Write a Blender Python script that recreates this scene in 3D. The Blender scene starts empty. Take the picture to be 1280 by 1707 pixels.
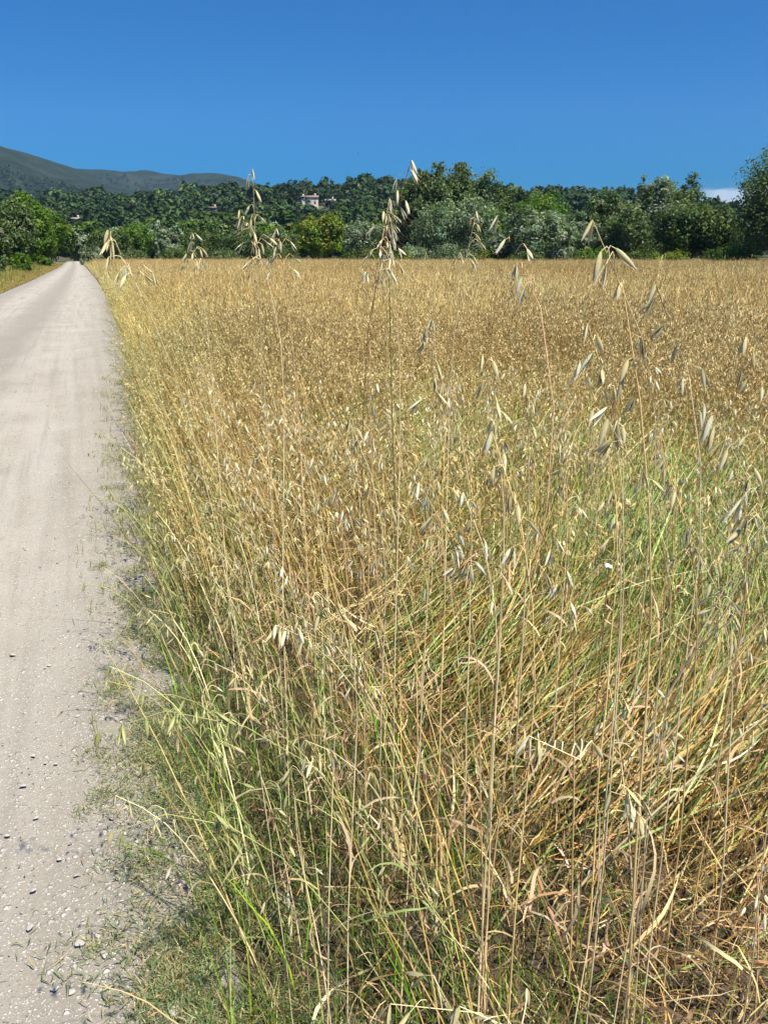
import bpy, math
import numpy as np
from mathutils import Vector, Matrix

# ------------------------------------------------------------------ camera, world, sun, exposure
scene = bpy.context.scene
COL = scene.collection
R = math.radians
F, PW, PH = 1282.0, 1280.0, 1707.0
PITCH = R(18.5); CAMH = 1.45
cam = bpy.data.cameras.new('camera'); co = bpy.data.objects.new('camera', cam); COL.objects.link(co)
cam.sensor_fit = 'VERTICAL'; cam.sensor_height = 36; cam.lens = 36 * F / PH
cam.clip_start = 0.02; cam.clip_end = 20000
co.location = (0, 0, CAMH); co.rotation_euler = (math.pi / 2 - PITCH, 0, 0)
scene.camera = co

SUN_AZ, SUN_EL = R(134), R(61)              # azimuth from +Y towards +X
world = bpy.data.worlds.new('World'); scene.world = world; world.use_nodes = True
nt = world.node_tree; nt.nodes.clear()
wo = nt.nodes.new('ShaderNodeOutputWorld'); bg = nt.nodes.new('ShaderNodeBackground')
sky = nt.nodes.new('ShaderNodeTexSky'); sky.sky_type = 'NISHITA'; sky.sun_disc = False
sky.sun_elevation = SUN_EL; sky.sun_rotation = SUN_AZ
sky.altitude = 300; sky.air_density = 1.0; sky.dust_density = 2.0; sky.ozone_density = 3.2
bg.inputs['Strength'].default_value = 0.06
hs = nt.nodes.new('ShaderNodeHueSaturation'); hs.inputs['Saturation'].default_value = 1.72
tn = nt.nodes.new('ShaderNodeMixRGB'); tn.blend_type = 'MULTIPLY'; tn.inputs[0].default_value = 1; tn.inputs[2].default_value = (.80, .97, 1.26, 1)
nt.links.new(sky.outputs[0], tn.inputs[1]); nt.links.new(tn.outputs[0], hs.inputs['Color'])
# low pale cloud bank near the horizon on the right (in direction space: it is part of the sky)
tc = nt.nodes.new('ShaderNodeTexCoord'); sep = nt.nodes.new('ShaderNodeSeparateXYZ')
nt.links.new(tc.outputs['Generated'], sep.inputs[0])
def wmath(op, a, b=None, clamp=False):
    n = nt.nodes.new('ShaderNodeMath'); n.operation = op; n.use_clamp = clamp
    for i, v in enumerate((a, b)):
        if v is None: continue
        if isinstance(v, (int, float)): n.inputs[i].default_value = v
        else: nt.links.new(v, n.inputs[i])
    return n.outputs[0]
az = wmath('ARCTAN2', sep.outputs['X'], sep.outputs['Y'])
mp = nt.nodes.new('ShaderNodeMapping'); mp.inputs['Scale'].default_value = (9, 9, 30)
nz = nt.nodes.new('ShaderNodeTexNoise'); nz.inputs['Scale'].default_value = 1.6; nz.inputs['Detail'].default_value = 6
nt.links.new(tc.outputs['Generated'], mp.inputs[0]); nt.links.new(mp.outputs[0], nz.inputs[0])
top = wmath('ADD', 0.0685, wmath('MULTIPLY', wmath('SUBTRACT', nz.outputs[0], 0.5), 0.022))
mz = wmath('MULTIPLY', wmath('SUBTRACT', top, sep.outputs['Z']), 300, True)
ma = wmath('MULTIPLY', wmath('SUBTRACT', az, 0.355), 40, True)
fac = wmath('MULTIPLY', wmath('MULTIPLY', mz, ma), 0.62)
mix = nt.nodes.new('ShaderNodeMixRGB'); mix.inputs[2].default_value = (9.2, 9.8, 10.8, 1)
nt.links.new(fac, mix.inputs[0]); nt.links.new(hs.outputs[0], mix.inputs[1])
nt.links.new(mix.outputs[0], bg.inputs['Color']); nt.links.new(bg.outputs[0], wo.inputs[0])

sd = bpy.data.lights.new('sun', 'SUN'); sd.energy = 5.0; sd.angle = R(0.53); sd.color = (1.0, 0.945, 0.82)
so = bpy.data.objects.new('sun', sd); COL.objects.link(so)
sdir = Vector((math.sin(SUN_AZ) * math.cos(SUN_EL), math.cos(SUN_AZ) * math.cos(SUN_EL), math.sin(SUN_EL)))
so.rotation_euler = sdir.to_track_quat('Z', 'Y').to_euler()
so.location = (20, 10, 40)

vs = scene.view_settings; vs.view_transform = 'Standard'; vs.look = 'None'; vs.exposure = 0.68; vs.gamma = 1
scene.cycles.use_denoising = True; scene.cycles.denoiser = 'OPENIMAGEDENOISE'
scene.cycles.denoising_input_passes = 'RGB_ALBEDO_NORMAL'; scene.cycles.denoising_prefilter = 'ACCURATE'
scene.cycles.max_bounces = 8; scene.cycles.diffuse_bounces = 1; scene.cycles.transmission_bounces = 4
scene.cycles.transparent_max_bounces = 4; scene.cycles.volume_bounces = 0
scene.cycles.sample_clamp_indirect = 6

# ------------------------------------------------------------------ helpers
rng = np.random.default_rng(7)
def ray(px, py):
    xn = (px - PW / 2) / F; yn = (py - PH / 2) / F
    return np.array([xn, math.cos(PITCH) - yn * math.sin(PITCH), -math.sin(PITCH) - yn * math.cos(PITCH)])
def at_h(px, py, h):                       # point seen at that photo position at height h
    d = ray(px, py); t = (h - CAMH) / d[2]; return np.array([d[0] * t, d[1] * t, h])
def at_Y(px, py, Y):                       # point seen at that photo position at forward distance Y
    d = ray(px, py); t = Y / d[1]; return np.array([d[0] * t, Y, CAMH + d[2] * t])

class NS:                                   # smooth 2-D noise from sines, 0..1
    def __init__(s, seed, scale, n=9):
        r = np.random.default_rng(seed); a = r.uniform(0, 2 * np.pi, n); f = scale * r.uniform(0.5, 1.9, n)
        s.kx, s.ky, s.p = np.cos(a) * f, np.sin(a) * f, r.uniform(0, 2 * np.pi, n)
    def __call__(s, x, y):
        x = np.asarray(x, float); y = np.asarray(y, float)
        v = sum(np.sin(x * a + y * b + p) for a, b, p in zip(s.kx, s.ky, s.p)) / math.sqrt(len(s.p))
        return np.clip(0.5 + 0.36 * v, 0, 1)

def unit(v): return v / np.maximum(np.linalg.norm(v, axis=-1, keepdims=True), 1e-9)

class Acc:                                  # collects verts, quads, tris, colours
    def __init__(s): s.V, s.Q, s.T, s.C, s.n = [], [], [], [], 0
    def add(s, V, Q=None, C=None, T=None):
        V = np.asarray(V, float).reshape(-1, 3); s.V.append(V)
        if Q is not None and len(Q): s.Q.append(np.asarray(Q, np.int64).reshape(-1, 4) + s.n)
        if T is not None and len(T): s.T.append(np.asarray(T, np.int64).reshape(-1, 3) + s.n)
        C = np.asarray(C, float) if C is not None else np.array([.5, .5, .5])
        s.C.append(np.broadcast_to(C, (len(V), 3)).copy()); s.n += len(V)
    def arrays(s):
        V = np.concatenate(s.V); C = np.concatenate(s.C)
        Q = np.concatenate(s.Q) if s.Q else np.zeros((0, 4), np.int64)
        T = np.concatenate(s.T) if s.T else np.zeros((0, 3), np.int64)
        return V, Q, T, C
    def mesh(s, name, mat, smooth=False):
        V, Q, T, C = s.arrays(); m = bpy.data.meshes.new(name)
        m.vertices.add(len(V)); m.vertices.foreach_set('co', V.astype(np.float32).ravel())
        nl = len(Q) * 4 + len(T) * 3; m.loops.add(nl)
        m.loops.foreach_set('vertex_index', np.concatenate([Q.ravel(), T.ravel()]).astype(np.int32))
        m.polygons.add(len(Q) + len(T))
        st = np.concatenate([np.arange(len(Q)) * 4, len(Q) * 4 + np.arange(len(T)) * 3]).astype(np.int32)
        m.polygons.foreach_set('loop_start', st)
        if smooth: m.polygons.foreach_set('use_smooth', np.ones(len(st), bool))
        m.update(calc_edges=True)
        ca = m.color_attributes.new('Col', 'FLOAT_COLOR', 'POINT')
        c4 = np.ones((len(C), 4), np.float32); c4[:, :3] = C; ca.data.foreach_set('color', c4.ravel())
        m.materials.append(mat); return m

def tag(o, label=None, cat=None, group=None, kind=None):
    if label: o['label'] = label
    if cat: o['category'] = cat
    if group: o['group'] = group
    if kind: o['kind'] = kind
    return o
def link(name, data, parent=None, loc=None, M=None):
    o = bpy.data.objects.new(name, data); COL.objects.link(o)
    if parent is not None: o.parent = parent
    if M is not None: o.matrix_basis = M
    elif loc is not None: o.location = loc
    return o
def empty(name, loc, rz=0, sc=1):
    o = bpy.data.objects.new(name, None); COL.objects.link(o); o.empty_display_size = 0.1
    o.location = loc; o.rotation_euler = (0, 0, rz); o.scale = (sc, sc, sc); return o
def copy_tree(o, parent=None):
    c = o.copy(); COL.objects.link(c)
    if parent is not None: c.parent = parent
    for ch in o.children: copy_tree(ch, c)
    return c

def tube(acc, P, rad, sides, C):            # one tube along a polyline
    P = np.asarray(P, float); n = len(P); rad = np.broadcast_to(rad, (n,))
    d = unit(np.gradient(P, axis=0)); ref = np.where(np.abs(d[:, 2:3]) > .92, [[1., 0, 0]], [[0, 0, 1.]])
    a = unit(np.cross(d, ref)); b = np.cross(d, a)
    th = np.arange(sides) * 2 * np.pi / sides
    V = P[:, None] + rad[:, None, None] * (a[:, None] * np.cos(th)[None, :, None] + b[:, None] * np.sin(th)[None, :, None])
    i = np.arange(n - 1)[:, None] * sides; j = np.arange(sides)[None]; k = (j + 1) % sides
    Q = np.stack([i + j, i + k, i + sides + k, i + sides + j], -1).reshape(-1, 4)
    C = np.asarray(C, float)
    if C.ndim == 2: C = np.repeat(C, sides, axis=0)
    acc.add(V.reshape(-1, 3), Q, C)

def blades(acc, base, azi, length, width, lean, curl, col, S=5, twist=0.0, kink=0.0, tip=0.06, rg=None, roll=0.6, tipcol=None):
    """N curved ribbons. lean: start angle from the vertical, curl: further bend to the tip (radians)."""
    rg = rg or rng; N = len(base)
    if N == 0: return
    f = lambda v: np.broadcast_to(np.asarray(v, float), (N,))
    azi, length, width, lean, curl, twist = map(f, (azi, length, width, lean, curl, twist))
    t = np.linspace(0, 1, S + 1); tm = (t[1:] + t[:-1]) / 2
    th = lean[:, None] + curl[:, None] * tm ** 1.4 + rg.normal(0, 1, (N, S)) * kink
    aa = azi[:, None] + twist[:, None] * tm + rg.normal(0, 1, (N, S)) * kink
    seg = np.stack([np.sin(th) * np.cos(aa), np.sin(th) * np.sin(aa), np.cos(th)], -1) * (length / S)[:, None, None]
    P = np.concatenate([np.zeros((N, 1, 3)), np.cumsum(seg, 1)], 1) + base[:, None]
    dd = unit(np.concatenate([seg[:, :1], seg], 1))
    sa = azi + np.pi / 2
    side = np.stack([np.cos(sa), np.sin(sa), np.zeros(N)], -1)[:, None]
    up = np.cross(dd, side); rl = rg.normal(0, 1, N)[:, None, None] * roll + twist[:, None, None] * t[None, :, None]
    sv = side * np.cos(rl) + up * np.sin(rl)
    w = width[:, None] * (np.minimum(1, .55 + 1.6 * t) * (1 - t ** 2.2) + tip)[None]
    L = P - sv * w[..., None] / 2; Rr = P + sv * w[..., None] / 2
    # never below the ground
    V = np.stack([L, Rr], 2); V[..., 2] = np.maximum(V[..., 2], 0.004)
    nv = 2 * (S + 1); i = np.arange(S) * 2
    q = np.stack([i, i + 1, i + 3, i + 2], -1)
    Q = (np.arange(N)[:, None, None] * nv + q[None]).reshape(-1, 4)
    C = np.repeat(np.asarray(col, float).reshape(-1, 3) if np.ndim(col) == 2 else np.tile(col, (N, 1)), nv, axis=0).reshape(N, S + 1, 2, 3)
    if tipcol is not None:
        k = (t ** 1.5)[None, :, None, None]; C = C * (1 - k) + np.asarray(tipcol) * k
    acc.add(V.reshape(-1, 3), Q, C.reshape(-1, 3))

def tile(acc, proto, Ms, ts, cm=None):      # bake N transformed copies of a prototype
    V, Q, T, C = proto; N = len(ts)
    if N == 0: return
    VV = np.einsum('nij,vj->nvi', Ms, V) + ts[:, None]
    off = (np.arange(N) * len(V))[:, None, None]
    CC = np.tile(C, (N, 1, 1)).reshape(N, len(V), 3)
    if cm is not None: CC = CC * cm[:, None]
    acc.add(VV.reshape(-1, 3), (Q[None] + off).reshape(-1, 4) if len(Q) else None, CC.reshape(-1, 3), (T[None] + off).reshape(-1, 3) if len(T) else None)

def rots(rz, tiltaz, tilt, sc, scz=None):
    """rotation about z, then a tilt towards tiltaz, with scale"""
    N = len(rz); scz = sc if scz is None else scz
    c, s = np.cos(rz), np.sin(rz); Z = np.zeros(N); O = np.ones(N)
    Rz = np.stack([c, -s, Z, s, c, Z, Z, Z, O], -1).reshape(N, 3, 3)
    ax, ay = -np.sin(tiltaz), np.cos(tiltaz); ct, st = np.cos(tilt), np.sin(tilt); k = 1 - ct
    Rt = np.stack([ct + ax * ax * k, ax * ay * k, ay * st, ax * ay * k, ct + ay * ay * k, -ax * st, -ay * st, ax * st, ct], -1).reshape(N, 3, 3)
    S = np.zeros((N, 3, 3)); S[:, 0, 0] = sc; S[:, 1, 1] = sc; S[:, 2, 2] = scz
    return Rt @ Rz @ S

# ------------------------------------------------------------------ materials
def nodes_of(name):
    m = bpy.data.materials.new(name); m.use_nodes = True; t = m.node_tree; t.nodes.clear()
    return m, t, t.nodes.new('ShaderNodeOutputMaterial')
def leafmat(name, rough=0.5, spec=0.35, trans=0.3, tint=(1.05, 1.08, 0.8), rand=0.0, streak=0.0):
    m, t, out = nodes_of(name); L = t.links
    at = t.nodes.new('ShaderNodeAttribute'); at.attribute_name = 'Col'; c = at.outputs['Color']
    if rand:
        oi = t.nodes.new('ShaderNodeObjectInfo'); mr = t.nodes.new('ShaderNodeMapRange')
        mr.inputs['To Min'].default_value = 1 - rand; mr.inputs['To Max'].default_value = 1 + rand
        L.new(oi.outputs['Random'], mr.inputs[0])
        h = t.nodes.new('ShaderNodeHueSaturation'); L.new(mr.outputs[0], h.inputs['Value']); L.new(c, h.inputs['Color'])
        c = h.outputs[0]
    if streak:
        tcn = t.nodes.new('ShaderNodeTexCoord'); mpn = t.nodes.new('ShaderNodeMapping'); mpn.inputs['Scale'].default_value = (1600, 1600, 60)
        n = t.nodes.new('ShaderNodeTexNoise'); n.inputs['Scale'].default_value = 1
        L.new(tcn.outputs['Object'], mpn.inputs[0]); L.new(mpn.outputs[0], n.inputs[0])
        mr2 = t.nodes.new('ShaderNodeMapRange'); mr2.inputs['From Min'].default_value = .35; mr2.inputs['From Max'].default_value = .65
        mr2.inputs['To Min'].default_value = 1 - streak; mr2.inputs['To Max'].default_value = 1 + streak * .5
        L.new(n.outputs[0], mr2.inputs[0])
        h = t.nodes.new('ShaderNodeHueSaturation'); L.new(mr2.outputs[0], h.inputs['Value']); L.new(c, h.inputs['Color']); c = h.outputs[0]
    p = t.nodes.new('ShaderNodeBsdfPrincipled'); p.inputs['Roughness'].default_value = rough
    p.inputs['Specular IOR Level'].default_value = spec; L.new(c, p.inputs['Base Color'])
    tr = t.nodes.new('ShaderNodeBsdfTranslucent'); mt = t.nodes.new('ShaderNodeMixRGB'); mt.blend_type = 'MULTIPLY'; mt.inputs[0].default_value = 1
    mt.inputs[2].default_value = (*tint, 1); L.new(c, mt.inputs[1]); L.new(mt.outputs[0], tr.inputs[0])
    mx = t.nodes.new('ShaderNodeMixShader'); mx.inputs[0].default_value = trans
    L.new(p.outputs[0], mx.inputs[1]); L.new(tr.outputs[0], mx.inputs[2]); L.new(mx.outputs[0], out.inputs[0]); return m
M_STRAW = leafmat('dry straw', .48, .3, .2, (1.05, 1.0, .85))
M_GREEN = leafmat('green blade', .45, .3, .32, (1.1, 1.2, .6))
M_GLUME = leafmat('papery glume', .42, .3, .3, (1.0, 1.0, .9), .14, .15)
M_STALK = leafmat('oat stalk', .42, .4, .03, (1, 1, 1), .15)
M_LEAF = leafmat('tree foliage', .5, .35, .36, (1.2, 1.3, .5))
M_FAR = leafmat('distant foliage', 1, .0, .1, (1.2, 1.3, .5))

def noisemat(name, stops, scale, detail=8, rough=.9, bump=0.0, bscale=None, coords='Object', mscale=(1, 1, 1), lo=.3, hi=.7):
    m, t, out = nodes_of(name); L = t.links
    tcn = t.nodes.new('ShaderNodeTexCoord'); mpn = t.nodes.new('ShaderNodeMapping'); mpn.inputs['Scale'].default_value = mscale
    n = t.nodes.new('ShaderNodeTexNoise'); n.inputs['Scale'].default_value = scale; n.inputs['Detail'].default_value = detail; n.inputs['Roughness'].default_value = .65
    L.new(tcn.outputs[coords], mpn.inputs[0]); L.new(mpn.outputs[0], n.inputs[0])
    r = t.nodes.new('ShaderNodeValToRGB'); L.new(n.outputs[0], r.inputs[0]); e = r.color_ramp.elements
    while len(e) < len(stops): e.new(.5)
    for i, s in enumerate(stops): e[i].position = lo + (hi - lo) * i / (len(stops) - 1); e[i].color = (*s, 1)
    p = t.nodes.new('ShaderNodeBsdfPrincipled'); p.inputs['Roughness'].default_value = rough; p.inputs['Specular IOR Level'].default_value = .2
    L.new(r.outputs[0], p.inputs['Base Color'])
    if bump:
        nb = t.nodes.new('ShaderNodeTexNoise'); nb.inputs['Scale'].default_value = bscale or scale * 4; nb.inputs['Detail'].default_value = 6
        L.new(mpn.outputs[0], nb.inputs[0]); b = t.nodes.new('ShaderNodeBump'); b.inputs['Strength'].default_value = 1; b.inputs['Distance'].default_value = bump
        L.new(nb.outputs[0], b.inputs['Height']); L.new(b.outputs[0], p.inputs['Normal'])
    L.new(p.outputs[0], out.inputs[0]); return m
M_BARK = noisemat('bark', [(.10, .08, .06), (.24, .21, .17)], 6, bump=.02)
M_SOIL = noisemat('field soil', [(.10, .075, .05), (.20, .16, .10), (.30, .24, .15)], 9, bump=.01)
M_HILL = noisemat('hill soil and scrub', [(.035, .045, .022), (.07, .08, .04), (.16, .14, .10)], .05, bump=1.0, bscale=.3)
M_STONE = noisemat('limestone', [(.32, .285, .235), (.42, .385, .33), (.50, .46, .40)], 2)
M_DARKSTONE = noisemat('dark stone', [(.14, .13, .11), (.22, .20, .17)], 2)

# ------------------------------------------------------------------ road line: right edge, left edge (metres), from the camera outwards
RE = np.array([at_h(395, 1900, 0)[:2] + [0.04, -.6], at_h(330, 1707, 0)[:2], at_h(290, 1400, 0)[:2], at_h(262, 1100, 0)[:2], at_h(240, 900, 0)[:2], at_h(222, 700, 0)[:2],
               at_h(207, 600, 0)[:2], at_h(186, 520, 0)[:2], at_h(160, 468, 0)[:2], at_h(143, 446, 0)[:2], at_h(136, 438, 0)[:2], at_h(132, 434, 0)[:2]])
hz = PH / 2 - F * math.tan(PITCH)           # horizon row
LE = []
for i in range(len(RE)):
    pass
def edge_dir(P): return unit(np.gradient(P, axis=0))
d_ = edge_dir(RE)
wid = np.array([4.2, 4.0, 3.9, 3.9, 3.9, 3.9, 3.9, 3.8, 3.5, 2.9, 2.8, 2.8])
LE = RE + np.stack([-d_[:, 1], d_[:, 0]], -1) * wid[:, None]
# signed distance from the right road edge (positive = into the field) via x on the edge at the same y
def edge_x(y): return np.interp(y, RE[:, 1], RE[:, 0])
def ledge_x(y): return np.interp(y, LE[:, 1], LE[:, 0])
COSR = 0.934
def into_field(x, y): return (x - edge_x(y) - .07) * COSR

# ------------------------------------------------------------------ ground, road
def gridmesh(xs, ys, zf, mat, name):
    X, Y = np.meshgrid(xs, ys); Z = zf(X, Y); a = Acc(); nx = len(xs)
    i, j = np.meshgrid(np.arange(nx - 1), np.arange(len(ys) - 1)); k = (j * nx + i).ravel()
    a.add(np.stack([X, Y, Z], -1).reshape(-1, 3), np.stack([k, k + 1, k + nx + 1, k + nx], -1), (.2, .17, .1))
    return a.mesh(name, mat, True)
def logspace2(lo, hi, n): 
    p = np.geomspace(lo, hi, n); return np.concatenate([-p[::-1], [0], p])
m, t, out = nodes_of('ground soil'); L = t.links
tcn = t.nodes.new('ShaderNodeTexCoord'); n1 = t.nodes.new('ShaderNodeTexNoise'); n1.inputs['Scale'].default_value = 14; n1.inputs['Detail'].default_value = 8
L.new(tcn.outputs['Object'], n1.inputs[0]); r = t.nodes.new('ShaderNodeValToRGB'); L.new(n1.outputs[0], r.inputs[0])
r.color_ramp.elements[0].position = .3; r.color_ramp.elements[0].color = (.03, .02, .012, 1); r.color_ramp.elements[1].position = .7; r.color_ramp.elements[1].color = (.11, .08, .05, 1)
n2 = t.nodes.new('ShaderNodeTexNoise'); n2.inputs['Scale'].default_value = .03; n2.inputs['Detail'].default_value = 5; L.new(tcn.outputs['Object'], n2.inputs[0])
r2 = t.nodes.new('ShaderNodeValToRGB'); L.new(n2.outputs[0], r2.inputs[0])
r2.color_ramp.elements[0].position = .4; r2.color_ramp.elements[0].color = (.06, .08, .03, 1); r2.color_ramp.elements[1].position = .6; r2.color_ramp.elements[1].color = (.20, .17, .08, 1)
sx = t.nodes.new('ShaderNodeSeparateXYZ'); L.new(tcn.outputs['Object'], sx.inputs[0])
mr = t.nodes.new('ShaderNodeMapRange'); mr.inputs['From Min'].default_value = 105; mr.inputs['From Max'].default_value = 125; L.new(sx.outputs['Y'], mr.inputs[0])
mx = t.nodes.new('ShaderNodeMixRGB'); L.new(mr.outputs[0], mx.inputs[0]); L.new(r.outputs[0], mx.inputs[1]); L.new(r2.outputs[0], mx.inputs[2])
p = t.nodes.new('ShaderNodeBsdfPrincipled'); p.inputs['Roughness'].default_value = .95; L.new(mx.outputs[0], p.inputs['Base Color'])
b = t.nodes.new('ShaderNodeBump'); b.inputs['Distance'].default_value = .015; L.new(n1.outputs[0], b.inputs['Height']); L.new(b.outputs[0], p.inputs['Normal']); L.new(p.outputs[0], out.inputs[0])
M_GROUND = m
GS = 3900.0
g = link('ground', gridmesh(np.linspace(-GS, GS, 40), np.linspace(-GS, GS, 40), lambda x, y: x * 0, M_GROUND, 'ground')); tag(g, kind='structure')

# gravel track: a dense strip near the camera, fading irregularly into the soil at its edges
m, t, out = nodes_of('limestone track'); L = t.links
tcn = t.nodes.new('ShaderNodeTexCoord'); G = tcn.outputs['Object']
def nnoise(scale, detail=6, rough=.6, msc=None):
    n = t.nodes.new('ShaderNodeTexNoise'); n.inputs['Scale'].default_value = scale; n.inputs['Detail'].default_value = detail; n.inputs['Roughness'].default_value = rough
    if msc is not None:
        k = t.nodes.new('ShaderNodeMapping'); k.vector_type = 'TEXTURE'; k.inputs['Rotation'].default_value = (0, 0, R(20.9)); k.inputs['Scale'].default_value = tuple(1 / q_ for q_ in msc); L.new(G, k.inputs[0]); L.new(k.outputs[0], n.inputs[0])
    else: L.new(G, n.inputs[0])
    return n.outputs[0]
def ramp(fac, stops):
    r = t.nodes.new('ShaderNodeValToRGB'); L.new(fac, r.inputs[0]); e = r.color_ramp.elements
    while len(e) < len(stops): e.new(.5)
    for i, (q, c) in enumerate(stops): e[i].position = q; e[i].color = (*c, 1)
    return r.outputs[0]
def mixc(f, a, b, mode='MIX'):
    n = t.nodes.new('ShaderNodeMixRGB'); n.blend_type = mode
    if isinstance(f, float): n.inputs[0].default_value = f
    else: L.new(f, n.inputs[0])
    for i, v in ((1, a), (2, b)):
        if isinstance(v, tuple): n.inputs[i].default_value = (*v, 1)
        else: L.new(v, n.inputs[i])
    return n.outputs[0]
base = ramp(nnoise(1.1, 8), [(.36, (.30, .262, .205)), (.5, (.385, .342, .272)), (.64, (.46, .415, .34))])
base = mixc(ramp(nnoise(2.2, 5, .6, (2.6, .12, 1)), [(.42, (0, 0, 0)), (.62, (.8, .8, .8))]), base, (.43, .395, .335))
base = mixc(ramp(nnoise(140, 4, .7), [(.35, (0, 0, 0)), (.62, (.5, .5, .5))]), base, (.31, .265, .215))
ua = t.nodes.new('ShaderNodeAttribute'); ua.attribute_name = 'Col'; us = t.nodes.new('ShaderNodeSeparateColor'); L.new(ua.outputs['Color'], us.inputs[0])
wob = t.nodes.new('ShaderNodeMath'); wob.operation = 'MULTIPLY_ADD'; wob.inputs[1].default_value = .16; L.new(nnoise(.7, 5), wob.inputs[0]); 
wo2 = t.nodes.new('ShaderNodeMath'); wo2.operation = 'SUBTRACT'; wo2.inputs[1].default_value = .08; L.new(us.outputs[0], wo2.inputs[0]); L.new(wo2.outputs[0], wob.inputs[2])
base = mixc(ramp(wob.outputs[0], [(0.0, (.8, .8, .8)), (.09, (.35, .35, .35)), (.18, (0, 0, 0)), (.30, (.05, .05, .05)), (.42, (.9, .9, .9)), (.54, (.7, .7, .7)), (.64, (0, 0, 0)), (.76, (.05, .05, .05)), (.9, (.9, .9, .9))]), base, (.225, .198, .158))
dn_ = t.nodes.new('ShaderNodeTexNoise'); dn_.inputs['Scale'].default_value = 90; dn_.inputs['Detail'].default_value = 3; L.new(G, dn_.inputs[0])
dv_ = t.nodes.new('ShaderNodeVectorMath'); dv_.operation = 'MULTIPLY_ADD'; dv_.inputs[1].default_value = (.016, .016, 0); L.new(dn_.outputs['Color'], dv_.inputs[0]); L.new(G, dv_.inputs[2])
base = mixc(ramp(nnoise(3.1, 6, .65, (3.4, .10, 1)), [(.48, (0, 0, 0)), (.66, (.6, .6, .6))]), base, (.24, .21, .17))
def vor(scale, thr, soft):
    v = t.nodes.new('ShaderNodeTexVoronoi'); v.inputs['Scale'].default_value = scale; L.new(dv_.outputs[0], v.inputs[0])
    rr = t.nodes.new('ShaderNodeMapRange'); rr.inputs['From Min'].default_value = thr + soft; rr.inputs['From Max'].default_value = thr; L.new(v.outputs['Distance'], rr.inputs[0])
    sp = t.nodes.new('ShaderNodeSeparateColor'); L.new(v.outputs['Color'], sp.inputs[0])
    return rr.outputs[0], sp.outputs
h = None
for sc_, thr, keep in ((42, .22, .74), (95, .27, .6), (210, .34, .45)):
    f_, cc = vor(sc_, thr, .09)
    k = t.nodes.new('ShaderNodeMath'); k.operation = 'GREATER_THAN'; k.inputs[1].default_value = keep; L.new(cc[0], k.inputs[0])
    mm = t.nodes.new('ShaderNodeMath'); mm.operation = 'MULTIPLY'; L.new(f_, mm.inputs[0]); L.new(k.outputs[0], mm.inputs[1])
    base = mixc(mm.outputs[0], base, ramp(cc[1], [(0., (.30, .26, .21)), (.2, (.46, .42, .36)), (1., (.62, .58, .51))]))
    hh = t.nodes.new('ShaderNodeMath'); hh.operation = 'MULTIPLY'; hh.inputs[1].default_value = 40 / sc_; L.new(mm.outputs[0], hh.inputs[0])
    if h is None: h = hh.outputs[0]
    else:
        ad = t.nodes.new('ShaderNodeMath'); L.new(h, ad.inputs[0]); L.new(hh.outputs[0], ad.inputs[1]); h = ad.outputs[0]
ad = t.nodes.new('ShaderNodeMath'); L.new(h, ad.inputs[0]); L.new(nnoise(60, 8, .7), ad.inputs[1])
p = t.nodes.new('ShaderNodeBsdfPrincipled'); p.inputs['Roughness'].default_value = .95; p.inputs['Specular IOR Level'].default_value = .2
b = t.nodes.new('ShaderNodeBump'); b.inputs['Distance'].default_value = .006; b.inputs['Strength'].default_value = .9
L.new(ad.outputs[0], b.inputs['Height']); L.new(b.outputs[0], p.inputs['Normal']); L.new(base, p.inputs['Base Color']); L.new(p.outputs[0], out.inputs[0])
M_ROAD = m
a = Acc(); ts = np.concatenate([np.linspace(0, 4, 260), np.linspace(4, 11, 240)[1:]])
idx = np.arange(12.)
REs = np.stack([np.interp(ts, idx, RE[:, k]) for k in (0, 1)], -1); LEs = np.stack([np.interp(ts, idx, LE[:, k]) for k in (0, 1)], -1)
nr = 90; u = np.linspace(-.05, 1.03, nr)
rim = NS(3, 7.0); rim2 = NS(4, 23.0)
P = REs[:, None] * (1 - u)[None, :, None] + LEs[:, None] * u[None, :, None]
zn = NS(5, 1.6); zn2 = NS(6, 9)
Z = 0.014 + .02 / (1 + P[..., 1] / 6) * (zn(P[..., 0], P[..., 1]) - .5) + .006 * (zn2(P[..., 0], P[..., 1]) - .5) - .016 * (np.exp(-((u - .22) / .09) ** 2) + np.exp(-((u - .72) / .09) ** 2))[None]
ed = np.minimum(u + .05, 1.03 - u)[None] * 4
Z = np.where(ed < .1, -.02, Z - .01 * np.exp(-ed * 8) * rim(P[..., 0], P[..., 1]))
Z += .016
k = (np.arange(len(ts) - 1)[:, None] * nr + np.arange(nr - 1)[None]).ravel()
a.add(np.concatenate([P, Z[..., None]], -1).reshape(-1, 3), np.stack([k, k + nr, k + nr + 1, k + 1], -1), np.repeat(np.tile(np.clip(u, 0, 1), len(ts))[:, None], 3, 1))
tag(link('gravel_track', a.mesh('gravel_track', M_ROAD, True)), kind='structure')

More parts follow.
